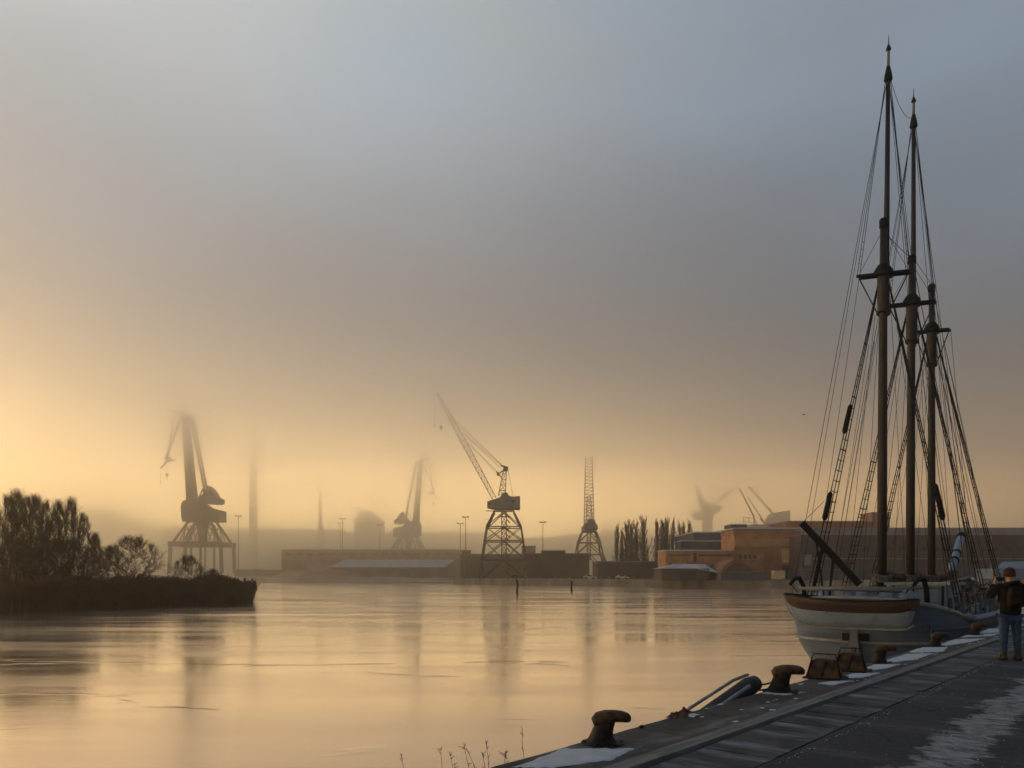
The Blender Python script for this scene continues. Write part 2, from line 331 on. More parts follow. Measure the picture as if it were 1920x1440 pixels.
cracks(M['asphalt'], .42, .010, .8, (.6, 1, 1), .48); cracks(M['coping'], .9, .012, .8, (.5, 1.3, 1), .5)
def water_mat():
    m = bpy.data.materials.new('thin ice on still water'); m.use_nodes = True; t = m.node_tree
    b = t.nodes['Principled BSDF']; tcn = nd(t, 'ShaderNodeTexCoord')
    def noise(sc_, s, d, r=.55):
        mpn = nd(t, 'ShaderNodeMapping'); mpn.inputs['Scale'].default_value = sc_; t.links.new(tcn.outputs['Object'], mpn.inputs[0])
        n = nd(t, 'ShaderNodeTexNoise'); n.inputs['Scale'].default_value = s; n.inputs['Detail'].default_value = d; n.inputs['Roughness'].default_value = r
        t.links.new(mpn.outputs[0], n.inputs['Vector']); return n.outputs[0]
    patch = noise((.6, 2.2, 1), .05, 6)          # big sheets of ice
    fine = noise((1.0, 2.5, 1), 1.6, 7, .65)
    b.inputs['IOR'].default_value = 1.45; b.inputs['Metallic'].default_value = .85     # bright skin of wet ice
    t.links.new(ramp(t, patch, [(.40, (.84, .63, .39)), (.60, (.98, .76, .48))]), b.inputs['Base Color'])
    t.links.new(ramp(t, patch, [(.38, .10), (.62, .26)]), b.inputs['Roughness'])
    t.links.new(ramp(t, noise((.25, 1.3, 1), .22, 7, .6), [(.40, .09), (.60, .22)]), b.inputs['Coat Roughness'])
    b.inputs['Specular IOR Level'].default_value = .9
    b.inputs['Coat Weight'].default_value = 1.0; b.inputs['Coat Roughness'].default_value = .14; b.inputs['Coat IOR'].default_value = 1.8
    # cracks and ridges where plates meet
    mpn = nd(t, 'ShaderNodeMapping'); mpn.inputs['Scale'].default_value = (.35, 1.0, 1); t.links.new(tcn.outputs['Object'], mpn.inputs[0])
    wob = nd(t, 'ShaderNodeTexNoise'); wob.inputs['Scale'].default_value = .5; wob.inputs['Detail'].default_value = 4; t.links.new(mpn.outputs[0], wob.inputs['Vector'])
    mx = nd(t, 'ShaderNodeVectorMath', operation='ADD'); t.links.new(mpn.outputs[0], mx.inputs[0])
    sca = nd(t, 'ShaderNodeVectorMath', operation='SCALE'); sca.inputs['Scale'].default_value = 3.0; t.links.new(wob.outputs['Color'], sca.inputs[0]); t.links.new(sca.outputs[0], mx.inputs[1])
    vo = nd(t, 'ShaderNodeTexVoronoi', feature='DISTANCE_TO_EDGE'); vo.inputs['Scale'].default_value = .16; t.links.new(mx.outputs[0], vo.inputs['Vector'])
    ridge = ramp(t, vo.outputs['Distance'], [(0.0, 1.0), (.022, 0.0)], 'LINEAR')
    gate = ramp(t, noise((1, 1.5, 1), .09, 3), [(.50, 0.0), (.60, 1.0)])
    ridge = mth(t, 'MULTIPLY', ridge, gate)
    hgt = mth(t, 'ADD', mth(t, 'MULTIPLY', fine, .12), mth(t, 'MULTIPLY', ridge, .9))
    hgt = mth(t, 'ADD', hgt, mth(t, 'MULTIPLY', noise((.5, 2, 1), .35, 4), .35))
    bn = nd(t, 'ShaderNodeBump'); bn.inputs['Strength'].default_value = .30; bn.inputs['Distance'].default_value = .06
    t.links.new(hgt, bn.inputs['Height']); t.links.new(bn.outputs[0], b.inputs['Normal'])
    t.links.new(bn.outputs[0], b.inputs['Coat Normal'])
    return m
M['water'] = water_mat()

# ------------------------------------------------------------------ setting
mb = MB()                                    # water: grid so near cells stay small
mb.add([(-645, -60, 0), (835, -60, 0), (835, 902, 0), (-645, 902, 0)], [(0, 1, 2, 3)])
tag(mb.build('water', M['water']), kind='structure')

def quay_piece(name, boxes, m, z_is_top=True):
    b = MB()
    for s0, s1, t0, t1, z0, z1 in boxes: b.box(((s0 + s1) / 2, (t0 + t1) / 2, (z0 + z1) / 2), (s1 - s0, t1 - t0, z1 - z0))
    o = b.build(name, m); o.rotation_euler = (0, 0, TH); return tag(o, kind='structure')
SE = 206
# coping blocks, with an irregular worn arris
b = MB(); s = -14.0; rr = random.Random(3)
while s < SE:
    ln = 3.0; e = 4.42; nn = 10 if s < 40 else 2; rows = []
    for i in range(nn + 1):
        ss = s + (ln - .012) * i / nn; j = rr.uniform(-.012, .012) if s < 40 else 0
        rows.append([(ss, 3.605, -1.2), (ss, 3.605, Q), (ss, e - .07 + j, Q), (ss, e - .02 + j, Q - .018), (ss, e + j, Q - .06), (ss, e, -1.2)])
    b.loft(rows); s += ln
o = b.build('quay_edge', M['coping']); o.rotation_euler = (0, 0, TH); tag(o, kind='structure')
quay_piece('kerb_rail', [(s_, s_ + 3.99, 3.425, 3.600, Q - .3, Q + .022) for s_ in [(-14 + 4 * i) for i in range(55)]], M['kerb'])
quay_piece('rail_groove', [(-14, SE, 3.365, 3.425, Q - .3, Q - .06)], M['rubber'])
rs = random.Random(11); bx = []
s = -14.0
while s < 80:
    ln = .43; bx.append((s, s + ln - .012, 2.70 + rs.uniform(-.004, .004), 3.362, Q - .12, Q + rs.uniform(-.006, .006))); s += ln
bx.append((80, SE, 2.70, 3.362, Q - .12, Q)); quay_piece('paving_strip', bx, M['slab'])
quay_piece('drain_line', [(-14, SE, 2.655, 2.70, Q - .12, Q - .012)], M['rubber'])
bm_ = MB()
bm_.box(((SE - 14) / 2, (2.655 - 70) / 2, Q - .4), (SE + 14, 72.655, .8))
o = bm_.build('asphalt', M['asphalt']); o.rotation_euler = (0, 0, TH); tag(o, kind='structure')

# far shore and pier: ground of the shipyard
FZ = 2.1
far = MB()
far.prism_z([(-22.3, 294), (118, 161), (150, 176), (380, 60), (830, 60), (830, 900), (-640, 900), (-640, 405), (-20, 392)], -1.0, FZ)
tag(far.build('far_ground', M['concrete_far']), kind='structure')
far = MB()
far.prism_z([(-20.5, 295.5), (119, 163.5), (152, 179), (382, 64), (828, 64), (828, 898), (-638, 898), (-638, 407.5), (-18, 394.5)], FZ - .5, FZ + .05)
tag(far.build('yard_ground', M['earth']), kind='structure')

# hills: ridge lines from the photograph's skyline at their real distance
def hill(name, pts, Y, depth, seed, m):
    rnd = random.Random(seed); b = MB(); xs = []
    for (x0, y0), (x1, y1) in zip(pts, pts[1:]):
        n = max(2, int(abs(x1 - x0) / 5))
        for i in range(n): xs.append((x0 + (x1 - x0) * i / n, y0 + (y1 - y0) * i / n + rnd.uniform(-1.6, 1.6)))
    xs.append(pts[-1]); rows = []
    for px, py in xs:
        X = (px - 960) / F * Y; z = H - (py - HZ) / F * Y; row = []
        for k, (dy, f_) in enumerate([(-depth, 0), (-depth * .7, .45), (-depth * .35, .8), (-8, .97), (0, 1), (8, .95), (16, .8), (24, 0)]):
            row.append((X, Y + dy, FZ + (z - FZ) * f_ * (1 + (rnd.uniform(-.05, .05) if 0 < f_ < 1 else 0))))
        rows.append(row)
    b.loft(rows, cap=False, close=False)
    return tag(b.build(name, m, smooth=True), kind='structure')
hill('hills', [(-240, 975), (60, 965), (150, 975), (200, 972), (250, 975), (300, 990), (345, 998), (430, 992), (520, 992), (600, 996), (700, 1000), (760, 1000), (850, 996), (905, 1000)], 870, 200, 1, M['hill'])
hill('distant_hills', [(820, 1003), (900, 998), (960, 1008), (1040, 1006), (1080, 1001), (1110, 1004), (1124, 999), (1137, 992), (1150, 998), (1240, 1004), (1400, 1000), (2400, 985)], 850, 170, 2, M['hill'])

# ------------------------------------------------------------------ reed island
isl = [(-140, 20), (-80, 44), (-60, 56), (-45.8, 69.5), (-40, 75), (-34.5, 84), (-31.2, 87.8), (-31.0, 91), (-33, 97), (-44, 108), (-70, 118), (-120, 122), (-160, 110), (-170, 60)]
tag(MB().prism_z(isl, -.5, .12).build('island', M['bank']), kind='structure')
def inside(x, y, poly):
    r_ = False; j = len(poly) - 1
    for i in range(len(poly)):
        if (poly[i][1] > y) != (poly[j][1] > y) and x < (poly[j][0] - poly[i][0]) * (y - poly[i][1]) / (poly[j][1] - poly[i][1]) + poly[i][0]: r_ = not r_
        j = i
    return r_
rr = random.Random(5); b = MB(); cnt = 0
def stalk(b, x, y, h, rr, wd=.02):
    a = rr.uniform(0, 6.28); lx = rr.gauss(0, .13) * h; ly = rr.gauss(0, .13) * h; ca, sa = math.cos(a) * wd, math.sin(a) * wd
    p1 = (x + lx * .4, y + ly * .4, h * .6); p2 = (x + lx, y + ly, h)
    b.add([(x - ca, y - sa, 0), (x + ca, y + sa, 0), (p1[0] + ca, p1[1] + sa, p1[2]), (p1[0] - ca, p1[1] - sa, p1[2]), (p2[0], p2[1], p2[2])],
          [(0, 1, 2, 3), (3, 2, 4)])
    a2 = rr.uniform(0, 6.28); l2 = rr.uniform(.15, .5)      # drooping leaf
    c_, s_ = math.cos(a2) * l2, math.sin(a2) * l2; z1 = h * rr.uniform(.4, .9)
    b.add([(x + lx * .3, y + ly * .3, z1), (x + lx * .3 + c_ * .5, y + ly * .3 + s_ * .5, z1 + .18), (x + lx * .3 + c_, y + ly * .3 + s_, z1 + .02), (x + lx * .3 + c_ * .5, y + ly * .3 + s_ * .5, z1 + .13)], [(0, 1, 2, 3)])
    if rr.random() < .45: b.beam((x + lx * .9, y + ly * .9, h * .93), (x + lx * 1.2, y + ly * 1.2, h * 1.06), .05, .06)
edge = isl[1:11]
for (x0, y0), (x1, y1) in zip(edge, edge[1:]):           # thick fringe along the waterline
    ln = math.hypot(x1 - x0, y1 - y0); near = x0 > -60 or x1 > -60
    for i in range(int(ln * (560 if near else 120))):
        k = rr.random(); nx, ny = -(y1 - y0) / ln, (x1 - x0) / ln; dd = abs(rr.gauss(0, 2.2))
        x = x0 + (x1 - x0) * k + nx * (dd - .5); y = y0 + (y1 - y0) * k + ny * (dd - .5)
        tip = min(1, max(.0, (x + 50) / 20))
        stalk(b, x, y, (1.2 + 1.75 * rr.random() ** .6) * (1 - .12 * (1 - tip)) * (1 - .16 * max(0, min(1, (x + 36.5) / 4.5))) * (1 + .13 * math.sin(x * .9 + y * .3) + .09 * math.sin(x * 2.7 + 1)), rr, .022)
for i in range(420):
    k = rr.random(); stalk(b, -31.2 + rr.uniform(-2.0, .9), 87.5 + 4.5 * k, rr.uniform(1.2, 2.9), rr, .018)
tag(b.build('reeds', M['reed']), 'dry brown reeds fringing the dark island on the left', 'reeds', kind='stuff')

# ------------------------------------------------------------------ bare trees
def bare_tree(seed, h, rx, zlow, ntar, ntw, tr=.16, wire=.02, multi=1, droop=0.0, tl=.9, upb=.0, rnd_crown=False):
    """targets scattered in a lumpy crown are joined one by one to the nearest limb, then feathered with twigs"""
    rnd = random.Random(seed); tb, cb = MB(), MB(); nodes = []
    for m_ in range(multi):
        a = 6.28 * m_ / multi + rnd.uniform(0, 1); o_ = .35 * (multi > 1); top = h * (.42 if multi > 1 else .55); pts = []
        for i in range(6):
            k = i / 5; p = Vector((math.cos(a) * o_ * (1 + 4.2 * k * rx / 3), math.sin(a) * o_ * (1 + 4.2 * k * rx / 3), top * k - .1)) + Vector((rnd.gauss(0, .10), rnd.gauss(0, .10), 0)) * (i > 0); pts.append(p)
            if k > .12: nodes.append((p, tr * (1 - .6 * k)))
        tb.tube(pts, [tr * (1 - .6 * i / 5) for i in range(6)], 7)
    lumps = [(rnd.uniform(0, 6.28), rnd.uniform(.2, .9), rnd.uniform(.7, 1.12)) for _ in range(7)]
    tg = []
    while len(tg) < ntar:
        a = rnd.uniform(0, 6.28); k = rnd.random() ** .8; z = zlow + (1 - zlow) * k
        prof = (math.sin(math.pi * min(1, (.12 + .88 * k)) ** .9) ** .6 if k < .97 else .25) if rnd_crown else min(1, .45 + k * 1.6) * (1 - max(0, k - .35) / .65 * .86)
        lum = 1.0
        for la, lz, lr in lumps:
            d = abs((a - la + math.pi) % 6.283 - math.pi) / 1.0 + abs(k - lz) * 2.5
            if d < 1: lum *= lr + (1 - lr) * d
        r = rx * max(.12, prof) * lum * rnd.random() ** .45
        tg.append(Vector((r * math.cos(a), r * math.sin(a), h * .95 * z * (.86 + .14 * lum))))
    tg.sort(key=lambda p: (p - Vector((0, 0, h * .35))).length)
    for t_ in tg:
        best = min(nodes, key=lambda n: (n[0] - t_).length + max(0, (n[0].z - t_.z + .25)) * 2.2)
        p, r0 = best; r1 = max(wire, min(r0 * .62, .09)); d = t_ - p; m1_ = p + d * .4 + Vector((rnd.gauss(0, .06), rnd.gauss(0, .06), -.05)) * d.length; m2_ = p + d * .75 + Vector((rnd.gauss(0, .05), rnd.gauss(0, .05), .06)) * d.length
        cb.tube([p, m1_, m2_, t_], [r1, r1 * .85, r1 * .7, wire], 4 if r1 > .05 else 3, cap=False)
        for q_, rr2 in ((m1_, r1 * .85), (m2_, r1 * .7), (t_, r1 * .55)): nodes.append((q_, rr2))
        out_ = Vector((t_.x, t_.y, (t_.z - h * .4) * .8)).normalized()
        for j in range(ntw):
            k = rnd.uniform(.25, 1); bp = (p.lerp(m1_, k / .5) if k < .5 else m1_.lerp(t_, (k - .5) * 2))
            dd = (out_ * .55 + Vector((rnd.gauss(0, .45), rnd.gauss(0, .45), rnd.gauss(.25 + upb, .4)))).normalized(); ln = rnd.uniform(.4, 1) * tl
            e1 = bp + dd * ln * .55; e2 = e1 + (dd + Vector((rnd.gauss(0, .35), rnd.gauss(0, .35), .15 - droop))).normalized() * ln * .5
            cb.tube([bp, e1, e2], [wire * .9, wire * .7, wire * .45], 3, cap=False)
            if j % 2: cb.tube([e1, e1 + (dd + Vector((rnd.gauss(0, .7), rnd.gauss(0, .7), .1))).normalized() * ln * .4], [wire * .65, wire * .4], 3, cap=False)
    return tb, cb
def tree_proto(name, args, bark, tw):
    tb, cb = bare_tree(**args); r = empty(name)
    tb.build('trunk', bark, r, True); cb.build('crown', tw, r); return r
pr = [tree_proto('bare_tree', dict(seed=21, h=11.0, rx=2.7, zlow=.10, ntar=360, ntw=7, multi=3, tr=.13, wire=.0115, droop=.05, upb=1.1, tl=1.15), M['bark'], M['twig']),
      tree_proto('bare_tree', dict(seed=22, h=11.0, rx=2.1, zlow=.08, ntar=330, ntw=7, multi=2, tr=.13, wire=.0115, droop=.0, upb=1.4, tl=1.3), M['bark'], M['twig']),
      tree_proto('bare_tree', dict(seed=23, h=6.5, rx=3.3, zlow=.20, ntar=420, ntw=8, multi=3, tr=.13, wire=.010, tl=.75, rnd_crown=True), M['bark'], M['twig'])]
used = set()
def put(protos, k, loc, h, base, rz, label, group, cat='tree', sxy=1.0):
    o = protos[k] if k not in used or protos is not pr else None
    if protos is pr:
        if k in used: o = copy_tree(pr[k])
        used.add(k)
    o.location = loc; f_ = h / base; o.scale = (f_ * sxy, f_ * sxy, f_); o.rotation_euler = (0, 0, rz)
    return tag(o, label, cat, group)
GT = 'bare trees on the reed island'
def tree_at(k, px, top, Y, base, label, rz, sxy=1.0, cat='tree'):
    X = (px - 960) / F * Y; z = .1; h = H - (top - HZ) / F * Y - z
    return put(pr, k, (X, Y, z), h, base, rz, label, GT, cat, sxy)
tree_at(0, 14, 928, 84, 11, 'bare tree right at the left frame edge on the island', .3, 1.0)
tree_at(1, 31, 921, 88, 11, 'tallest bare tree near the left frame edge on the island', 1.9, 1.1)
tree_at(0, 50, 930, 82, 11, 'dense bare tree third from the left on the island', 2.9, .95)
tree_at(1, 68, 930, 90, 11, 'upright bare tree fourth from the left on the island', .7, 1.1)
tree_at(0, 88, 938, 85, 11, 'bare tree with lopsided top in the middle of the island clump', 4.1, .95)
tree_at(1, 108, 940, 88, 11, 'bare tree just left of the gap in the island clump', 2.6, 1.0)
tree_at(1, 134, 935, 87, 11, 'narrow spire like bare tree right of the gap in the island clump', 5.1, .95)
tree_at(0, 156, 962, 90, 11, 'open straggling bare tree at the right end of the island clump', 5.9, .85)
tree_at(1, 178, 1000, 91, 11, 'small thin bare tree between the island clump and the round crowned tree', 3.3, 1.1)
tree_at(2, 250, 1003, 93, 6.5, 'round crowned bare tree standing apart on the island', .6, 1.0)
tree_at(2, 208, 1022, 96, 6.5, 'low bare tree half hidden beside the round crowned one', 2.2, .85)
tree_at(2, 352, 1040, 92, 6.5, 'small fan shaped bare shrub among the island reeds', 3.6, .80, 'shrub')
tree_at(2, 398, 1066, 93, 6.5, 'tiny bare shrub near the tip of the reeds', 5.0, .9, 'shrub')
tree_at(0, -22, 930, 80, 11, 'bare tree cut by the left frame edge', 5.2, 1.1)
tree_at(2, 120, 1008, 80, 6.5, 'low spreading bare tree in front of the island clump', 1.2, 1.1)
tree_at(2, 40, 1008, 78, 6.5, 'low spreading bare tree near the left frame edge', 2.0, 1.2)

# Lombardy poplars behind the pier
def poplar(seed, h):
    rnd = random.Random(seed); tb, cb = MB(), MB()
    tb.tube([(0, 0, 0), (.1, 0, h * .5), (0, .1, h * .97)], [.32, .2, .04], 6)
    for i in range(72):
        z0 = rnd.uniform(.05, .84) * h; a = rnd.uniform(0, 6.28); ln = rnd.uniform(.16, .34) * h * (1.15 - z0 / h * .75); sp = rnd.uniform(.14, .34) * (1.1 - .5 * z0 / h)
        p = Vector((0, 0, z0)); pts = [p]; d = Vector((math.cos(a) * sp * 2.2, math.sin(a) * sp * 2.2, 1)).normalized()
        for k in range(4):
            d = (d + Vector((rnd.gauss(0, .05) - math.cos(a) * sp * .38, rnd.gauss(0, .05) - math.sin(a) * sp * .38, .12))).normalized(); pts.append(pts[-1] + d * ln / 4)
        cb.tube(pts, [.085, .07, .055, .045, .022], 3, cap=False)
        for j in range(12):
            k = rnd.uniform(.3, 3.99); a0 = int(k); bp = pts[a0].lerp(pts[a0 + 1], k - a0); aa = rnd.uniform(0, 6.28); w_ = rnd.uniform(.1, .45)
            e_ = bp + Vector((math.cos(aa) * w_, math.sin(aa) * w_, rnd.uniform(.7, 1.9))); cb.tube([bp, e_], [.036, .02], 3, cap=False)
    r = empty('poplar'); tb.build('trunk', M['bark'], r); cb.build('crown', M['poplar'], r); return r
pp = [poplar(31, 21.0), poplar(32, 21.0), poplar(33, 21.0)]
PL = [(1157, 984, 292, .62, 'leftmost thin poplar behind the pier'), (1166, 990, 300, .62, 'short poplar second from the left of the row'), (1175, 977, 290, .95, 'broad poplar in the left clump behind the pier'),
      (1184, 979, 296, .9, 'poplar in the middle of the left clump'), (1193, 975, 290, .7, 'slim poplar at the right of the left clump'), (1207, 968, 288, .95, 'tallest poplar standing alone right of the left clump'),
      (1232, 974, 290, .68, 'slim poplar opening the middle clump'), (1243, 972, 296, .85, 'poplar second in the middle clump'), (1250, 972, 288, .8, 'dense poplar in the middle clump'),
      (1262, 973, 292, .62, 'narrow single poplar right of the middle clump'), (1274, 978, 300, .7, 'short poplar left in the right group'), (1282, 980, 306, .6, 'thin short poplar second in the right group'), (1293, 977, 300, .6, 'last poplar before the slate blue buildings')]
for i, (px, top, Y, sxy, lab) in enumerate(PL):
    o = pp[i] if i < 3 else copy_tree(pp[i % 3])
    z = FZ; h = H - (top - HZ) / F * Y - z; f_ = h / 21.0
    o.location = ((px - 960) / F * Y, Y, z); o.scale = (f_ * sxy * 1.75, f_ * sxy * 1.75, f_); o.rotation_euler = (0, 0, i * 1.3)
    tag(o, lab, 'tree', 'bare poplars behind the pier')

# ------------------------------------------------------------------ cranes
def lattice(b, a, c_, w0, w1, d0, d1, n, r, br=None):
    """box lattice from a to c_; w across in the picture plane, d in depth"""
    a = Vector(a); c_ = Vector(c_); ax = (c_ - a).normalized(); dep = Vector((0, 1, 0)); wd = ax.cross(dep).normalized(); br = br or r * .6
    def cor(k):
        p = a.lerp(c_, k); ww = w0 + (w1 - w0) * k; dd = d0 + (d1 - d0) * k
        return [p + wd * ww / 2 * i + dep * dd / 2 * j for i, j in ((-1, -1), (1, -1), (1, 1), (-1, 1))]
    C = [cor(i / n) for i in range(n + 1)]
    for k in range(4): b.beam(C[0][k], C[-1][k], r)
    for i in range(n):
        for k in range(4):
            k2 = (k + 1) % 4
            if i % 2: b.beam(C[i][k], C[i + 1][k2], br)
            else: b.beam(C[i][k2], C[i + 1][k], br)
            b.beam(C[i + 1][k], C[i + 1][k2], br)
def portal_crane(label, cx, D, mir, k=1.0, oy=0, ybase=1075):
    """level-luffing portal crane; shapes given as offsets in photo pixels of the left crane, scaled by k and mirrored by mir"""
    def p(dx, py, dy=0):
        base = P(cx, 1080, D); s_ = D / F * k
        return Vector((base.x + dx * mir * s_, D + dy, H + (1080 - (1080 - (1080 - py) * k) ) * 0 + (1080 - py) * s_ + oy))
    o = empty('harbour_crane', (P(cx, 1080, D).x, D, FZ), label, 'crane', 'double lever portal cranes')
    u = D / F * k
    b = MB(); W = 9
    for sy_ in (-W, W):
        for dx in (-48, 48):
            b.beam(p(dx, 1075, sy_), p(dx * .96, 1022, sy_), 5.5 * u, 4 * u)     # lower legs
            b.beam(p(dx * .96, 1024, sy_), p(dx * .42, 978, sy_ * .45), 4 * u, 4 * u)
        b.beam(p(-50, 1021, sy_), p(50, 1021, sy_), 5 * u, 9 * u)
        b.beam(p(-8, 1023, sy_), p(-8, 1075, sy_), 2.5 * u); b.beam(p(9, 1023, sy_), p(9, 1075, sy_), 3 * u)
    for dx in (-46, 46): b.beam(p(dx, 1021, -W), p(dx, 1021, W), 4 * u, 8 * u)
    b.build('portal', M['steel_dark'], o)
    for sg in (-1, 1):
        b = MB(); b.beam(p(sg * 30, 992, 0), p(sg * 8, 992, 0), 1.4 * u)
        for a_, c_ in (((38, 1015), (26, 985)), ((26, 985), (15, 1015)), ((15, 985), (32, 1015)), ((32, 1015), (28, 992)), ((12, 990), (20, 1015))):
            b.beam(p(sg * a_[0], a_[1], -3), p(sg * c_[0], c_[1], -3), 1.5 * u); b.beam(p(sg * a_[0], a_[1], 3), p(sg * c_[0], c_[1], 3), 1.5 * u)
        b.build('bracing', M['steel_dark'], o)
    c0 = p(0, 1020)
    b = MB().lathe((c0.x, D, c0.z), [(8.5 * u, 0), (8.5 * u, 26 * u), (13 * u, 36 * u), (17 * u, 41 * u)], 14); b.build('slewing_column', M['steel_dark'], o, True)
    hs = [(-31, 979), (-33, 968), (-34, 950), (-30, 941), (-22, 938), (-10, 940), (6, 946), (14, 952), (38, 958), (38, 979)]
    if mir < 0: hs = hs[::-1]
    b = MB().prism_y([(p(x, y).x, p(x, y).z) for x, y in hs], D - 5, D + 5)
    hh = b.build('machinery_house', M['steel_dark'], o)
    MB().box(p(-25, 955, -5.05), (7 * u, .12, 6 * u)).build('window', M['glass'], hh); MB().box(p(10, 965, -5.05), (5 * u, .12, 4 * u)).build('window', M['glass'], hh)
    ct = [(-8, 944), (-2, 934), (6, 926), (2, 917), (9, 924), (14, 912), (22, 920), (29, 932), (37, 936), (37, 944), (32, 946), (8, 945)]
    if mir < 0: ct = ct[::-1]
    b = MB().prism_y([(p(x, y).x, p(x, y).z) for x, y in ct], D - 3.4, D + 3.4); b.build('counterweight', M['steel_dark'], o)
    b = MB()
    for sy_ in (-2.6, 2.6): b.beam(p(-20, 940, sy_), p(-33, 780, sy_ * .6), 13 * u, 2 * u)
    jb = [(-28, 942), (-11, 938), (-28, 780), (-37, 780)]
    if mir < 0: jb = jb[::-1]
    b = MB().prism_y([(p(x, y).x, p(x, y).z) for x, y in jb], D - 2, D + 2); b.build('main_jib', M['steel_dark'], o)
    b = MB()
    for sy_ in (-1.8, 1.8): b.beam(p(7, 925, sy_), p(-20, 785, sy_), 3.2 * u, 2.4 * u)
    b.beam(p(-9, 938), p(0, 917), 1.8 * u); b.beam(p(0, 917), p(5, 925), 1.8 * u); b.build('luffing_rod', M['steel_dark'], o)
    b = MB(); b.beam(p(-35, 770), p(-70, 862), 6 * u, 2.5 * u); b.beam(p(-52, 772), p(-66, 862), 2 * u); b.beam(p(-16, 782), p(-60, 770), 4 * u)
    b.beam(p(-60, 858), p(-79, 878), 4 * u, 2.5 * u); b.beam(p(-52, 862), p(-70, 866), 3 * u); b.build('fly_jib', M['steel_dark'], o)
    MB().beam(p(-67, 868), p(-67, 888), .35 * u).build('hoist_rope', M['rope'], o); MB().beam(p(-79, 880), p(-79, 903), .3 * u).build('hoist_rope', M['rope'], o)
    b = MB(); c1 = p(-67, 890); b.ball(c1, 3.2 * u, 8, (1, .6, 1)); b.beam(c1, p(-67, 898), 1.2 * u); b.build('hook_block', M['steel_dark'], o); c2 = p(-79, 905); b = MB().box(c2, (1.2 * u, 1.2 * u, 5 * u)); b.build('hook_block', M['steel_dark'], o)
    return o
portal_crane('large portal crane with twin lever jib behind the island shrubs', 380, 400, 1, 1.0)
portal_crane('smaller hazy portal crane facing right behind the long shed', 766, 520, -1, .70, oy=(1 - .70) * 4)

# lattice tower crane in the middle, nearest and darkest
D = 302; u = D / F
o = empty('lattice_crane', (P(945, 1080, D).x, D, FZ), 'dark lattice crane with long slanting jib on the pier', 'crane')
b = MB(); n4 = []
lv = [(44, 1088), (41, 1050), (36, 1015), (32, 989), (18, 960)]
def cr(px, py, dy=0): v = P(px, py, D); return Vector((v.x, D + dy, v.z))
CX = 945
def corners(hw, py): return [cr(CX + i * hw, py, j * hw * u * .9) for i, j in ((-1, -1), (1, -1), (1, 1), (-1, 1))]
LV = [corners(*l) for l in lv]
for i in range(4):
    for k in range(4):
        k2 = (k + 1) % 4
        b.beam(LV[i][k], LV[i + 1][k], 2.4 * u)
        if i > 0: b.beam(LV[i][k], LV[i][k2], 2.0 * u)
        mid = (LV[i + 1][k] + LV[i + 1][k2]) / 2; mid0 = (LV[i][k] + LV[i][k2]) / 2
        b.beam(LV[i][k], mid, 1.5 * u); b.beam(LV[i][k2], mid, 1.5 * u)
        if 0 < i < 3: b.beam(mid0, LV[i + 1][k], 1.0 * u); b.beam(mid0, LV[i + 1][k2], 1.0 * u)
b.build('portal', M['steel_dark'], o)
b = MB(); lattice(b, cr(CX, 1052), cr(CX, 958), 9 * u, 9 * u, 9 * u, 9 * u, 9, 1.5 * u); b.build('slewing_column', M['steel_dark'], o)
b = MB(); b.box(cr(CX, 958.5), (38 * u, 20 * u, 1.6 * u)); b.box(cr(CX - 24, 958), (20 * u, 6 * u, 1 * u)); b.box(cr(CX, 969), (24 * u, 12 * u, 1 * u)); b.build('platform', M['steel_dark'], o)
hs = [(914, 952), (914, 942), (924, 939), (938, 934), (941, 928), (946, 925), (952, 926), (954, 931), (961, 933), (975, 932), (975, 955), (928, 955)]
hh = MB().prism_y([(cr(x, y).x, cr(x, y).z) for x, y in hs][::-1], D - 4, D + 4).build('machinery_house', M['steel_grey'], o)
MB().box(cr(918, 947, -4.05), (4 * u, .1, 4 * u)).build('window', M['glass'], hh); MB().box(cr(962, 942, -4.05), (6 * u, .1, 4 * u)).build('window', M['glass'], hh)
b = MB(); lattice(b, cr(941, 930), cr(947, 878), 13 * u, 5 * u, 9 * u, 4 * u, 5, 1.3 * u)
b.beam(cr(939, 873), cr(953, 877), 4 * u, 3 * u); b.box(cr(948, 880), (8 * u, 4 * u, 7 * u)); b.beam(cr(944, 882), cr(933, 890), 2 * u); b.box(cr(934, 889), (5 * u, 3 * u, 6 * u)); b.beam(cr(931, 884), cr(941, 896), 2 * u)
b.build('head_frame', M['steel_dark'], o)
b = MB(); lattice(b, cr(927, 935), cr(868, 826), 7.5 * u, 10 * u, 2.5 * u, 2.5 * u, 11, 1.15 * u, .55 * u); lattice(b, cr(868, 826), cr(820, 738), 10 * u, 3.0 * u, 2.5 * u, 1.5 * u, 9, 1.0 * u, .5 * u)
b.build('jib', M['steel_dark'], o)
b = MB()
for (x0, y0, x1, y1) in ((941, 873, 872, 815), (941, 875, 876, 822), (938, 878, 868, 812), (934, 886, 884, 838), (941, 872, 850, 790), (931, 888, 880, 832), (940, 872, 842, 776), (952, 878, 962, 932)):
    MB().beam(cr(x0, y0, -1), cr(x1, y1, -1), .5 * u).build('stay_rope', M['rope'], o)
MB().beam(cr(827, 745), cr(827, 797), .35 * u).beam(cr(820, 739), cr(827, 745), .6 * u).build('hoist_rope', M['rope'], o); MB().beam(cr(815, 738), cr(815, 796), .35 * u).beam(cr(820, 739), cr(815, 738), .6 * u).build('hoist_rope', M['rope'], o)
b = MB(); b.ball(cr(827, 801), 3 * u, 8, (1, .6, 1.1)); b.beam(cr(827, 803), cr(827, 808), 1.2 * u); b.build('hook_block', M['steel_dark'], o); b = MB().box(cr(815, 798), (1.6 * u, 1.6 * u, 4 * u)); b.build('hook_block', M['steel_dark'], o)
b = MB()
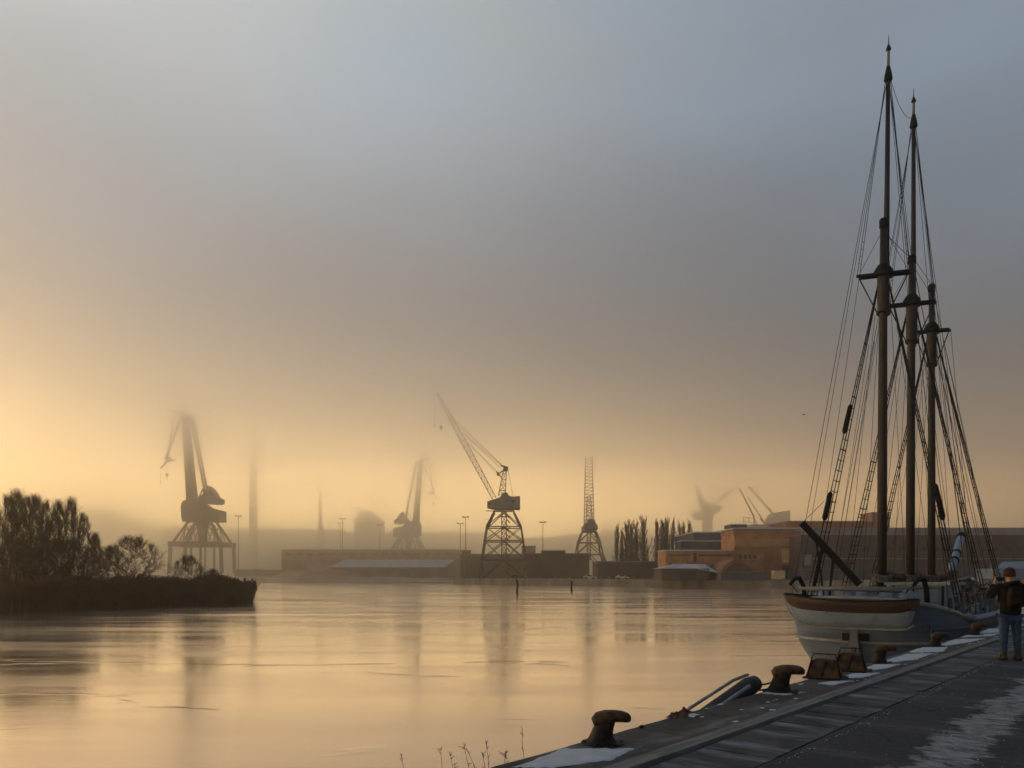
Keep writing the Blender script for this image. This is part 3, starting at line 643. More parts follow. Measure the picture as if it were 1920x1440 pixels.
for i in range(14): b.beam(cr(956, 1088 - i * 9, 3), cr(950 - (i % 2) * 3, 1080 - i * 9, 3), 1.2 * u, 2 * u)
b.build('stairway', M['steel_dark'], o)

# second lattice crane, seen with its jib end on
D2 = 345; u = D2 / F
def c2(px, py, dy=0): v = P(px, py, D2); return Vector((v.x, D2 + dy, v.z))
o = empty('lattice_crane', (P(1104, 1080, D2).x, D2, FZ), 'slim lattice crane seen end on beside the poplars', 'crane')
b = MB(); lv = [(34, 1084), (24, 1040), (20, 1018), (13, 998)]
LV = [[c2(1104 + i * hw + (6 if k_ == 0 else 0), py, j * hw * u) for i, j in ((-1, -1), (1, -1), (1, 1), (-1, 1))] for k_, (hw, py) in enumerate(lv)]
for i in range(3):
    for k in range(4):
        k2 = (k + 1) % 4; b.beam(LV[i][k], LV[i + 1][k], 2.0 * u); b.beam(LV[i + 1][k], LV[i + 1][k2], 1.4 * u)
        mid = (LV[i + 1][k] + LV[i + 1][k2]) / 2; b.beam(LV[i][k], mid, 1.4 * u); b.beam(LV[i][k2], mid, 1.4 * u)
b.build('portal', M['steel_dark'], o)
b = MB(); lattice(b, c2(1104, 1050), c2(1104, 996), 6 * u, 6 * u, 6 * u, 6 * u, 6, 1.2 * u); b.build('slewing_column', M['steel_dark'], o)
MB().box(c2(1104, 997), (27 * u, 18 * u, 1.5 * u)).build('platform', M['steel_dark'], o)
hs = [(1093, 995), (1093, 986), (1098, 983), (1100, 976), (1106, 974), (1112, 978), (1114, 985), (1117, 987), (1117, 995)]
MB().prism_y([(c2(x, y).x, c2(x, y).z) for x, y in hs][::-1], D2 - 8, D2 + 8).build('machinery_house', M['steel_grey'], o)
b = MB(); b.beam(P(1095, 990, D2 + 9), P(1098, 856, D2 + 40), 1.7 * u); b.beam(P(1114, 990, D2 + 9), P(1110, 856, D2 + 40), 1.7 * u)
for i in range(20):
    k = i / 20; k2 = (i + 1) / 20; a = P(1095, 990, D2 + 9).lerp(P(1098, 856, D2 + 40), k); bb = P(1114, 990, D2 + 9).lerp(P(1110, 856, D2 + 40), k); b.beam(a, bb, .9 * u)
    bb2 = P(1114, 990, D2 + 9).lerp(P(1110, 856, D2 + 40), k2); b.beam(a, bb2, .8 * u)
b.build('jib', M['steel_dark'], o)
b = MB(); lattice(b, c2(1105, 976), c2(1104, 930), 12 * u, 6 * u, 8 * u, 4 * u, 5, 1.1 * u); b.build('head_frame', M['steel_dark'], o)

# hazy cranes behind the slate buildings
def far_crane(label, D, polys, beams):
    xs = [p_[0] for p_ in polys[0][1]]; cx = sum(xs) / len(xs); u = D / F
    o = empty('harbour_crane', (P(cx, 1080, D).x, D, FZ), label, 'crane')
    for nm, pl, th in polys:
        MB().prism_y([(P(x, y, D).x, P(x, y, D).z) for x, y in pl][::-1], D - th, D + th).build(nm, M['steel_dark'], o)
    for nm, bs in beams:
        b = MB()
        for x0, y0, x1, y1, w_ in bs: b.beam(P(x0, y0, D), P(x1, y1, D), w_ * u)
        b.build(nm, M['steel_dark'], o)
far_crane('faint pale crane rising behind the poplars and slate buildings', 640,
          [('tower', [(1319, 966), (1333, 966), (1333, 1079), (1319, 1079)], 5), ('machinery_house', [(1301, 974), (1301, 962), (1318, 958), (1312, 930), (1322, 944), (1332, 951), (1350, 950), (1347, 958), (1334, 966), (1334, 974)], 6)],
          [('main_jib', [(1318, 958, 1306, 915, 7), (1312, 950, 1300, 880, 3)]), ('fly_jib', [(1332, 952, 1392, 902, 5), (1346, 950, 1385, 915, 2)]), ('hoist_rope', [(1361, 930, 1361, 964, .4)])])
far_crane('slanting crane jib above the grey flat roofed hall', 430,
          [('machinery_house', [(1404, 984), (1404, 1079), (1438, 1079), (1438, 984)], 4)],
          [('main_jib', [(1414, 983, 1414, 966, 1.6), (1414, 968, 1386, 915, 1.6), (1420, 984, 1386, 915, 1.0), (1436, 984, 1402, 932, 1.4), (1394, 970, 1414, 972, 1), (1394, 978, 1414, 980, 1), (1394, 969, 1394, 980, 1), (1404, 969, 1404, 980, 1)]), ('luffing_rod', [(1436, 984, 1425, 972, 2)])])
far_crane('distant blocky gantry with diagonal jib behind the hall roof', 520,
          [('machinery_house', [(1443, 1079), (1443, 972), (1450, 962), (1472, 961), (1472, 958), (1473, 958), (1473, 1079)], 9)],
          [('main_jib', [(1450, 964, 1404, 912, 3.2)])])

# ------------------------------------------------------------------ chimneys, skyline buildings
def chimney(label, px, D, r0, r1, zt, flare=None):
    b = MB(); x = P(px, 1080, D).x; prof = [(r0, 0), (r1, zt - 4), (r1 * 1.06, zt - 3.9), (r1 * 1.06, zt)]
    if flare: prof = [(r0 * 2.0, 0), (r0 * 1.9, flare), (r0 * 1.15, flare + 5), (r0 * 1.5, flare + 6), (r0, flare + 8), (r1, zt)]
    b.lathe((x, D, FZ), prof, 16); return b.thing('chimney', M['steel_grey'], label, 'chimney', smooth='auto')
chimney('thick pale chimney fading into cloud right of the large crane', 475, 600, 3.4, 2.7, 97)
chimney('thin chimney with flared foot on the hazy skyline', 601, 640, 1.7, 1.1, 82, 38)
def block(name, label, cat, px0, px1, top, D, dep, m, roof=None, parapet=.4, base=FZ, group=None, rz=0.0):
    x0, x1 = P(px0, top, D).x, P(px1, top, D).x; z = P(px0, top, D).z
    o = empty(name, ((x0 + x1) / 2, D, base), label, cat, group)
    cx, w_ = (x0 + x1) / 2, x1 - x0
    MB().box((cx, D + dep / 2, (base + z) / 2), (w_, dep, z - base)).build('wall', m, o)
    MB().box((cx, D + dep / 2, z + parapet / 2 + .003), (w_ + .5, dep + .5, parapet)).build('roof', roof or M['roof_felt'], o)
    return o, x0, x1, z
block('apartment_building', 'hazy block of flats on the hill above the island trees', 'building', 150, 202, 956, 720, 25, M['concrete_far'])
for px0, px1, t_, lab in ((308, 342, 986, 'first pitched roof house left of the large crane'), (345, 368, 985, 'second pitched roof house just behind the large crane')):
    z = P(px0, t_ + 8, 690).z; x0, x1 = P(px0, 0, 690).x, P(px1, 0, 690).x; zb = 10
    o = empty('hillside_house', ((x0 + x1) / 2, 690, zb), lab, 'building')
    MB().box(((x0 + x1) / 2, 697, (zb + z) / 2), (x1 - x0, 14, z - zb)).build('wall', M['concrete_far'], o)
    MB().prism_y([(x0 - .5, z), (x1 + .5, z), ((x0 + x1) / 2, P(0, t_, 690).z)][::-1], 690, 705).build('roof', M['roof_felt'], o)
# gabled hall with a little lantern
D = 690; x0, x1 = P(664, 0, D).x, P(708, 0, D).x; ze, za = P(0, 973, D).z, P(0, 956, D).z
o = empty('gabled_hall', ((x0 + x1) / 2, D, FZ), 'tall hazy hall with pointed gable and small finial', 'building')
MB().prism_y([(x0, FZ), (x1, FZ), (x1, ze), (x0, ze)][::-1], D, D + 40).build('wall', M['concrete_far'], o)
MB().prism_y([(x0 - .4, ze + .01), (x1 + .4, ze + .01), ((x0 + x1) / 2, za)][::-1], D - .3, D + 40.3).build('roof', M['roof_felt'], o)
MB().lathe(((x0 + x1) / 2, D + 2, za - .5), [(.9, 0), (.9, 1.2), (.3, 1.6), (.1, 3)], 8).build('finial', M['steel_grey'], o)
block('long_factory', 'low hazy factory between the thick chimney and the thin one', 'building', 470, 633, 993, 720, 40, M['concrete_far'])

def lamp_mast(label, px, top, Y, arms=2):
    u = Y / F; v = P(px, top, Y); o = empty('light_mast', (v.x, Y, FZ), label, 'light mast', 'T headed light masts on the far quay')
    MB().tube([(v.x, Y, FZ - .1), (v.x, Y, v.z)], [.22, .12], 8).build('pole', M['lamp'], o, True)
    b = MB(); b.beam((v.x - 6 * u, Y, v.z), (v.x + 6 * u, Y, v.z), .35, .25)
    b.build('crossbar', M['lamp'], o)
    for k in ((-5, -3, 3, 5) if arms > 1 else (-4, 4)): MB().box((v.x + k * u, Y, v.z + .3), (.8, .5, .28)).build('lamp_head', M['lamp'], o)
for a in (('light mast left of the thick chimney beside the large crane', 447, 968, 380), ('taller light mast of the pair behind the long shed', 642, 973, 410), ('shorter light mast of the pair behind the long shed', 638, 981, 440),
          ('single light mast between the gabled hall and the smaller crane', 712, 984, 440), ('shorter light mast left of the dark lattice crane', 863, 982, 360), ('tall light mast just left of the dark lattice crane', 873, 970, 330),
          ('light mast right of the dark lattice crane', 1018, 980, 330)): lamp_mast(*a)

# ------------------------------------------------------------------ waterfront buildings
# long shed with canopy, left of centre
D = 402; o, x0, x1, z = block('long_shed', 'long low brick shed with pale canopy on the far waterfront', 'building', 528, 862, 1031, D, 60, M['brick'], M['roof_snow'], .5)
cz0, cz1 = P(0, 1064, 395).z, P(0, 1050, 401).z
xa0, xa1 = P(618, 0, 395).x, P(835, 0, 395).x; xb0, xb1 = P(648, 0, 401).x, P(852, 0, 401).x
cb_ = MB(); cb_.add([(xa0, 392, cz0), (xa1, 392, cz0), (xb1, 401.9, cz1), (xb0, 401.9, cz1), (xa0, 392, cz0 + .35), (xa1, 392, cz0 + .35), (xb1, 401.9, cz1 + .35), (xb0, 401.9, cz1 + .35)],
       [(3, 2, 1, 0), (4, 5, 6, 7), (0, 1, 5, 4), (1, 2, 6, 5), (2, 3, 7, 6), (3, 0, 4, 7)]); cb_.build('canopy', M['roof_snow'], o)
for i in range(9):
    X = xa0 + 6 + i * (xa1 - xa0 - 8) / 8; MB().box((X, 393.5, (FZ + cz0) / 2), (.4, .4, cz0 - FZ)).build('post', M['steel_dark'], o)
for i in range(6):
    X = x0 + 34 + i * 10; dr = MB().box((X, D - .06, FZ + 2.4), (5, .14, 4.6)).build('door', M['steel_dark'], o)
for i in range(16):
    X = x0 + 4 + i * 5.5; MB().box((X, D - .06, z - 2.2), (3.6, .14, 1.2)).build('window', M['glass'], o)
block('brick_shed', 'low brown shed behind the foot of the dark lattice crane', 'building', 864, 985, 1040, 350, 30, M['brick_dark'], M['roof_felt'])
block('rooftop_hut', 'small dark hut on the shed left of the lattice crane', 'building', 866, 882, 1033, 349, 6, M['brick_dark'], base=P(0, 1040, 349).z + .42)
block('flat_office', 'small flat roofed office right of the dark lattice crane', 'building', 979, 1004, 1025, 345, 12, M['concrete_far'])
block('brick_shed', 'brown shed between the two lattice cranes', 'building', 986, 1105, 1039, 320, 30, M['brick_dark'], M['roof_felt'])
block('plant_hut', 'small stepped hut on top of the shed right of the lattice crane', 'building', 1016, 1060, 1033, 318, 8, M['brick_dark'], M['roof_snow'])
block('brick_shed', 'low dark shed at the foot of the poplars', 'building', 1122, 1235, 1054, 278, 20, M['brick_dark'], M['roof_felt'])
# barrel-roofed and pitched sheds, orange block, slate halls (right)
block('slate_hall', 'upper slate blue hall below the faint pale crane', 'building', 1301, 1380, 999, 262, 30, M['slate_wall'], M['roof_snow'], .4)
block('slate_hall', 'lower slate blue hall right of the last poplar', 'building', 1277, 1360, 1015, 256, 5.5, M['slate_wall'], M['roof_snow'], .3)
block('roof_cabin', 'flat cabin with railing standing on the hall roof', 'building', 1370, 1400, 984, 262, 8, M['brick_dark'], M['roof_snow'], .3)
o, x0, x1, z = block('grey_hall', 'wide grey hall with pale low roof behind the orange block', 'building', 1376, 1520, 992, 248, 40, M['slate_wall'], M['roof_snow'], .5)
D = 232
o, x0, x1, z = block('orange_block', 'sunlit orange brick block with recessed bays', 'building', 1376, 1499, 1001, D, 14, M['brick_orange'], M['brick'], 1.0)
MB().box(((x0 + x1) / 2, D - .3, P(0, 1018, D).z), (x1 - x0 - .1, .6, 15 * D / F)).build('fascia', M['ochre'], o)
for px0, px1, y0, y1, m_, nm in ((1432, 1460, 1028, 1084, 'brick', 'bay'), (1466, 1490, 1028, 1055, 'yellow_wall', 'bay'), (1466, 1478, 1060, 1086, 'glass', 'door'), (1480, 1492, 1062, 1084, 'ochre', 'door')):
    a, b2 = P(px0, y0, D), P(px1, y1, D); MB().box(((a.x + b2.x) / 2, D - .08, (a.z + b2.z) / 2), (b2.x - a.x, .16, a.z - b2.z)).build(nm, M[m_], o)
for i in range(4): a = P(1388 + i * 9, 1044, D); MB().box((a.x, D - .05, a.z), (.7, .1, 1.1)).build('window', M['glass'], o)
D = 228
o, x0, x1, z = block('brick_annex', 'long low orange brick annex left of the orange block', 'building', 1248, 1375, 1033, D, 12, M['brick_orange'], M['roof_snow'], .35)
for px0, px1, y0, y1, nm in ((1253, 1296, 1040, 1042, 'window'), (1300, 1306, 1037, 1056, 'drainpipe'), (1310, 1372, 1040, 1043, 'window'), (1254, 1259, 1055, 1062, 'door')):
    a, b2 = P(px0, y0, D), P(px1, y1, D); MB().box(((a.x + b2.x) / 2, D - .06, (a.z + b2.z) / 2), (b2.x - a.x, .14, a.z - b2.z)).build(nm, M['brick_dark'], o)
# pitched boat shed
D = 217; x0, x1 = P(1237, 0, D).x, P(1347, 0, D).x; ze, zr = P(0, 1066, D).z, P(0, 1058, D + 6).z
o = empty('boat_shed', ((x0 + x1) / 2, D, FZ), 'small dark shed with pale sloping roof at the water', 'building')
MB().box(((x0 + x1) / 2 - 1, D + 6, (FZ + ze) / 2), (x1 - x0 - 3, 12, ze - FZ)).build('wall', M['brick_dark'], o)
xr0, xr1 = P(1262, 0, D + 6).x, P(1322, 0, D + 6).x
b = MB(); b.add([(x0, D - .6, ze), (x1 - 6, D - .6, ze), (xr1, D + 6, zr), (xr0, D + 6, zr), (x0, D + 12.6, ze), (x1, D + 12.6, ze), (x1, D - .6, ze - 1.2)],
                [(0, 1, 2, 3), (3, 2, 5, 4), (1, 6, 5, 2), (0, 3, 4), (0, 4, 5, 6, 1)]); b.build('roof', M['roof_snow'], o)
MB().box((P(1290, 0, D).x, D - .05, FZ + 1.4), (5, .12, 2.6)).build('door', M['glass'], o)
# arched hangar
D = 214; xc = P(1385, 0, D).x; rad = 35 * D / F; zc = FZ + .6
o = empty('arched_hangar', (xc, D, FZ), 'dark round arched hangar in front of the orange block', 'building')
arc = [(xc + rad * math.cos(math.pi * i / 20), zc + rad * 1.0 * math.sin(math.pi * i / 20)) for i in range(21)]
MB().prism_y(([(xc + rad, FZ)] + arc + [(xc - rad, FZ)])[::-1], D, D + 16).build('roof', M['brick'], o)
arc2 = [(xc + rad * .82 * math.cos(math.pi * i / 20), zc + rad * .82 * math.sin(math.pi * i / 20)) for i in range(21)]
MB().prism_y(([(xc + rad * .82, FZ)] + arc2 + [(xc - rad * .82, FZ)])[::-1], D - .15, D + .2).build('door', M['brick_dark'], o)
MB().prism_y([(P(1300, 0, D).x, FZ), (P(1352, 0, D).x, FZ), (P(1352, 0, D).x, P(0, 1052, D).z), (P(1303, 0, D).x, P(0, 1052, D).z)][::-1], D + 10.5, D + 13.5).build('side_shed', M['brick'], o)
# dark wall of sheds along the pier in front
D = 208
for px0, px1, t_, lab in ((1352, 1445, 1073, 'low dark workshop wall along the pier below the hangar'),):
    block('workshop', lab, 'building', px0, px1, t_, D, 3, M['slate_wall'], M['roof_felt'], .15)
# long warehouse behind the ship
D = 222
o, x0, x1, z = block('warehouse', 'long dark brick warehouse with frosted roof behind the ship', 'building', 1503, 2080, 1003, D, 36, M['brick_dark'], M['cream'], .25)
MB().box(((x0 + x1) / 2 + 2, D + 19, P(0, 990, D + 3).z - 1.2), (x1 - x0 - 4, 32, 2.6)).build('roof', M['roof_felt'], o)
for i in range(26): MB().box((x0 + 3 + i * 3.4, D - .1, (FZ + z) / 2), (.35, .2, z - FZ)).build('pilaster', M['brick_dark'], o)
for i in range(9): X = x0 + 7 + i * 10.2; MB().box((X, D - .05, FZ + 2.3), (3.6, .16, 4.4)).build('door', M['slate_wall'], o)
for i in range(22): MB().box((x0 + 4.7 + i * 3.4, D - .05, z - 4.0), (1.4, .12, 1.3)).build('window', M['glass'], o)
MB().box(((x0 + x1) / 2, D - .08, z - 6.8), (x1 - x0 - 1, .14, .25)).build('string_course', M['cream'], o)
a = P(1514, 1050, D); sg = MB().box((a.x, D - .25, a.z), (2.0, .2, 3.0)).build('sign_board', M['cream'], o)
a = P(1857, 1010, D); MB().tube([(a.x, D - .35, z - .4), (a.x, D - .35, FZ)], .16, 6).build('drainpipe', M['cream'], o)
block('roof_plant', 'long plant room on the warehouse roof left of the nearest mast', 'building', 1476, 1640, 979, 262, 20, M['brick'], M['roof_felt'], .4)
block('roof_box', 'square box on the warehouse roof beside the nearest mast', 'building', 1636, 1668, 962, 262, 9, M['brick'], M['roof_felt'], .3)
block('site_hut', 'low grey hut on the pier below the warehouse', 'building', 1506, 1600, 1068, 200, 2.4, M['slate_wall'], M['roof_felt'], .12)
MB().box(tuple(P(1459, 1078, 207)), (3.0, 2.3, 2.3)).thing('shipping_box', M['container'], 'cream storage box on the pier before the orange block', 'container')
# pale tent at right edge
D = 180; o = empty('storage_tent', (P(1906, 0, D).x, D, FZ), 'white tent roof behind the person in the red hat', 'tent')
pr_ = [(1868, 1086), (1868, 1064), (1880, 1052), (1888, 1050), (1945, 1050), (1955, 1064), (1955, 1086)]
MB().prism_y([(P(x, y, D).x, P(x, y, D).z) for x, y in [(1868, 1086), (1868, 1066), (1955, 1066), (1955, 1086)]][::-1], D, D + 8).build('side', M['blue_cloth'], o)
b = MB(); b.loft([[P(1866, 1067, D), P(1880, 1053, D + 4), P(1892, 1066, D + 0)], [P(1950, 1067, D), P(1948, 1052, D + 4), P(1956, 1067, D + 9)]]); b.build('roof', M['white_paint'], o)

def car(label, px, Y, m, L_=4.3):
    x = P(px, 0, Y).x; z = FZ + .05; o = empty('parked_car', (x, Y, z), label, 'car', 'cars parked on the pier')
    bd = [(-2.1, .35), (2.1, .35), (2.15, .7), (1.9, .88), (1.0, .95), (.45, 1.42), (-1.1, 1.45), (-1.8, .98), (-2.12, .9)]
    MB().prism_y([(x + a, z + c) for a, c in bd][::-1], Y - .85, Y + .85).build('body', m, o)
    MB().prism_y([(x + a, z + c) for a, c in [(-1.45, 1.0), (.8, 1.0), (.38, 1.36), (-1.0, 1.38)]][::-1], Y - .88, Y - .851).build('window', M['glass'], o)
    for k in (-1.3, 1.3):
        for yy in (-.86, .66):
            b = MB(); b.tube([(x + k, Y + yy, z + .33), (x + k, Y + yy + .2, z + .33)], .33, 12); b.build('wheel', M['rubber'], o)
car('white car parked on the pier below the slim lattice crane', 1106, 262, M['car_white'])
car('pale car parked on the pier below the poplars', 1167, 250, M['car_white'])
car('dark car parked behind the pale one below the poplars', 1180, 254, M['car_dark'])
car('dark car parked at the foot of the lattice crane', 968, 296, M['car_dark'])

# posts along the pier edge
A0, A1 = Vector((-19, 292.5, 0)), Vector((86, 193, 0)); base_post = None
for i in range(46):
    p_ = A0.lerp(A1, i / 45); 
    if base_post is None:
        b = MB(); b.lathe((0, 0, 0), [(.26, 0), (.22, .45), (.36, .6), (.34, .78), (.1, .84)], 8)
        base_post = b.build('pier_bollard', M['concrete_far'], smooth='auto'); o = base_post
    else: o = base_post.copy(); col.objects.link(o)
    o.location = (p_.x + .9, p_.y + .9, FZ + .05); tag(o, 'small pale bollard in the row along the far pier edge', 'bollard', 'bollards along the far pier edge')
# mooring piles
for px, t_, y0, lean, lab in ((969, 1086, 1112, .35, 'left wooden pile standing in the icy water'), (1072, 1089, 1109, -.1, 'right wooden pile standing in the icy water')):
    Y = H * F / (y0 - HZ); a = P(px, y0, Y); t2 = P(px, t_, Y)
    MB().tube([(a.x, Y, -.6), (a.x + lean * .5, Y, t2.z * .6), (a.x - lean * .2, Y, t2.z)], [.24, .22, .17], 8).thing('mooring_pile', M['tar'], lab, 'pile', 'piles in the basin')
# bollard-free fence and clutter on the left far quay
block('quay_shed', 'flat grey shed at the left end of the far waterfront', 'building', 440, 478, 1069, 400, 12, M['concrete_far'])
block('quay_wall_shed', 'very low shed between the large crane and the long shed', 'building', 478, 527, 1070, 404, 10, M['brick'])

# ------------------------------------------------------------------ the three-masted ship
S0, T0 = 25.6, 7.75                           # stern post in quay coordinates
def SP(px, py, u=None, v=None):
    """ship-local point (u forward, v to the far side, z) seen at a pixel, on the plane of a given u or v"""
    k = (px - 960) / F; sn, cs = dX, dY        # X = s*sn - t*cs ; Y = s*cs + t*sn
    if u is not None:
        s = S0 + u; t = (s * sn - k * s * cs) / (cs + k * sn)
    else:
        t = T0 + v; s = t * (cs + k * sn) / (sn - k * cs)
    Y = s * cs + t * sn
    return Vector((s - S0, t - T0, H - (py - HZ) / F * Y))
ship = empty('sailing_ship', tuple(q(S0, T0, 0)), 'three masted white hulled sailing ship moored stern first beside the quay', 'sailing ship', rz=TH)
def sb(b, name, m, parent=None, smooth=False): return b.build(name, m, parent or ship, smooth, rel=False)
LEN = 17.5
def half(u, z):
    """half breadth of the hull"""
    B = 2.62
    if u < 3.0: pl = B * max(0.0, 1 - (1 - u / 3.0) ** 2.6) ** (1 / 2.3)
    elif u < 10: pl = B
    else: pl = B * max(0.0, 1 - ((u - 10) / (LEN - 10)) ** 2.1)
    st = max(0.0, min(1.0, u / 4.0)); zz_ = max(-.6, min(1.2, z)); k = (1.2 - zz_) / 1.8
    return max(.02, pl * (1 - (.62 - .30 * st) * k ** 1.5)) * (1 + .02 * max(0, z - 1.2))
def shear(u): return 1.85 + .72 * max(0, 1 - u / 2.6) ** 1.0 * (1 if u < 2.6 else 0) + 1.3 * max(0, (u - 6) / (LEN - 6)) ** 2
us = [0, .06, .2, .45, .8, 1.2, 1.7, 2.3, 3, 4, 5.5, 7, 8.5, 10, 11.5, 13, 14.5, 16, 17, LEN]
ZN = [-.6, -.3, 0, .15, .4, .7, 1.0, 1.2]
rings_s = []
for u_ in us:
    top = shear(u_); zs = ZN + [1.2 + (top - 1.2) * k for k in (.33, .66, 1.0)]
    shift = lambda z: (1.2 - z) * .42 * max(0, 1 - u_ / 3) - max(0, z - 1.2) * .10 * max(0, 1 - u_ / 3)   # counter rakes aft
    rings_s.append([(u_ + shift(z), -half(u_, z), z) for z in reversed(zs)] + [(u_ + shift(z), half(u_, z), z) for z in zs])
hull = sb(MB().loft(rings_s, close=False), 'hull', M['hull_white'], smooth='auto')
# bulwark inside and deck
b = MB(); b.loft([[(u_ + .05, -half(u_, 1.5) + .12, shear(u_) - .01), (u_ + .05, -half(u_, 1.5) + .12, 1.35), (u_ + .05, half(u_, 1.5) - .12, 1.35), (u_ + .05, half(u_, 1.5) - .12, shear(u_) - .01)] for u_ in us[2:-1]], cap=False, close=False)
sb(b, 'deck', M['deck'])
def side_line(z_or_f, off, us_=us):
    f_ = z_or_f if callable(z_or_f) else (lambda u: z_or_f)
    L1 = []; L2 = []
    for u_ in us_:
        z = f_(u_); sh = (1.2 - z) * .42 * max(0, 1 - u_ / 3) - max(0, z - 1.2) * .10 * max(0, 1 - u_ / 3)
        L1.append((u_ + sh - (off if u_ < .5 else 0), -half(u_, z) - off, z)); L2.append((u_ + sh - (off if u_ < .5 else 0), half(u_, z) + off, z))
    return list(reversed(L2)) + L1
sb(MB().tube(side_line(1.17, .03), .055, 6), 'rub_rail', M['cream'], hull, True)
sb(MB().tube(side_line(lambda u: shear(u), .0), .07, 6), 'cap_rail', M['cream'], hull, True)
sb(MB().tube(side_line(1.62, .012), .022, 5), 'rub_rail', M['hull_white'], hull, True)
# red boot topping just above the water
b = MB(); b.loft([[(x - (.012 if abs(y) < 1 else 0), y * 1.004 + math.copysign(.014, y), z) for x, y, z in (side_line(zv, .0)[i] for zv in (-.5, -.1, .10))] for i in range(len(us) * 2)], cap=False, close=False)
sb(b, 'boot_topping', M['hull_red'], hull)
# stern post and the two dark stern ports
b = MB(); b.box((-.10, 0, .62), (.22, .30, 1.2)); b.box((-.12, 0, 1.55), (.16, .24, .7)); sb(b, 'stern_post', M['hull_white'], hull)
for px, py, w_ in ((1588, 1194, .24), (1621, 1196, .30)):
    c_ = SP(px, py, u=-.06); vv = c_.y
    ang = math.atan2(.30, abs(vv) + .3) * (1 if vv > 0 else -1)
    uu = next((u_ / 100 for u_ in range(0, 300) if half(u_ / 100, 1.3) >= abs(vv)), .3)
    f_ = MB().box((uu - .05, vv, 1.32), (.12, w_ + .09, .31), rz=-ang * .35); fr = sb(f_, 'port_frame', M['hull_white'], hull)
    sb(MB().box((uu - .09, vv, 1.32), (.12, w_, .23), rz=-ang * .35), 'stern_port', M['tar'], hull)
# rudder
sb(MB().prism_y([(-.42, -.6), (.02, -.6), (-.02, 1.0), (-.28, 1.0)], -.06, .06), 'rudder', M['hull_red'], hull)

def mast(name_lab, v_low, px_low, y_base, px_doub, y_top_low, y_cross, y_doub, d_low, w_cross, top=None, u_fix=None):
    low = SP(px_low, y_base, v=v_low); u0 = low.x; c_ = F / ((S0 + u0) * dY + (T0) * dX)
    r = d_low / 2 / c_
    hd = SP(px_doub, y_top_low, u=u0)
    m_ = sb(MB().tube([(low.x, low.y, 1.2), low.lerp(hd, .35), low.lerp(hd, .7), hd], [r, r * .98, r * .84, r * .72], 14), 'mast', M['spar'], None, True)
    if name_lab: m_['label'] = name_lab
    # cap at the head of the lower mast
    b = MB(); b.lathe((hd.x, hd.y, hd.z - .30), [(r * .80, 0), (r * .92, .02), (r * .92, .26), (r * .7, .32)], 12); sb(b, 'mast_cap', M['tar'], m_, 'auto')
    # crosstree
    cx_ = low.lerp(hd, (low.z - SP(px_doub, y_cross, u=u0).z) / (low.z - hd.z)); wz = w_cross / c_ / 2
    b = MB(); zc_ = cx_.z
    vs = wz / .948; cu_, cv_ = .38, -.925          # half length; braced a little round
    for du in (-.13, .13): sb(MB().beam((cx_.x + du - cu_ * vs, cx_.y - cv_ * vs, zc_), (cx_.x + du + cu_ * vs, cx_.y + cv_ * vs, zc_), .07, .09), 'crosstree', M['tar'], m_)
    sb(MB().box((cx_.x, cx_.y, zc_ - .02), (.62, .42, .10)).lathe((cx_.x, cx_.y, zc_ + .02), [(r * 2.0, 0), (r * 1.9, .12), (r * 1.1, .32)], 10), 'masthead_top', M['tar'], m_)
    dz = SP(px_doub, y_doub, u=u0).z
    b = MB(); b.lathe((cx_.x, cx_.y, dz), [(r * 1.12, 0), (r * 1.22, .05), (r * 1.22, zc_ - dz)], 10); b.tube([(cx_.x + .02, cx_.y, dz - .05), (cx_.x, cx_.y, dz - .12)], [r * 1.5, r * 1.4], 10)
    sb(b, 'cheek', M['spar'], m_, 'auto')
    for sg in (-1, 1): b = MB(); b.tube([(cx_.x - sg * cu_ * vs * .95, cx_.y - sg * cv_ * vs * .95, zc_ - .03), (cx_.x, cx_.y + sg * r * 1.1, dz - .1)], .022, 5); sb(b, 'futtock_stay', M['rope'], m_)
    tp = None
    if top:
        px0, y0, px1, y1, dd, y_h = top
        a = SP(px0, y0, u=u0 + .30); t_ = SP(px1, y1, u=u0 + .30); hz_ = SP(px1, y_h, u=u0 + .30).z
        k = (hz_ - a.z) / (t_.z - a.z); hp = a.lerp(t_, k); rr_ = dd / 2 / c_
        ht = t_.z - a.z
        tm = sb(MB().tube([a, a.lerp(t_, .3), hp], [rr_, rr_ * .92, rr_ * .68], 10), 'topmast', M['spar'], None, True)
        sb(MB().tube([hp, t_ - Vector((0, 0, .45)), t_ - Vector((0, 0, .40)), t_], [rr_ * .5, rr_ * .46, rr_ * .3, .008], 8), 'pole', M['grey_spar'], tm, True)
        sb(MB().lathe((hp.x, hp.y, hp.z - .42), [(rr_ * 1.0, 0), (rr_ * 1.45, .06), (rr_ * 1.2, .25), (rr_ * .6, .52)], 8), 'hounds', M['tar'], tm)
        sb(MB().lathe((t_.x, t_.y, t_.z - .55), [(rr_ * .5, 0), (rr_ * .9, .05), (rr_ * .4, .2)], 8), 'truck', M['tar'], tm)
        tp = (hp, t_)
    return dict(o=m_, low=low, hd=hd, cross=cx_, vs=vs, dz=dz, u=u0, c=c_, top=tp)
m1 = mast('nearest and tallest mast', 0, 1653, 1090, 1657, 411, 515, 582, 17.5, 84, (1661, 590, 1666, 66, 11, 130))
m2 = mast('middle mast', 0, 1706, 1100, 1710, 480, 570, 636, 16, 76, (1712.5, 650, 1713, 166, 10, 220))
m3 = mast('short third mast without a topmast', 0, 1746.5, 1082, 1747, 534, 621, 680, 13.8, 58)

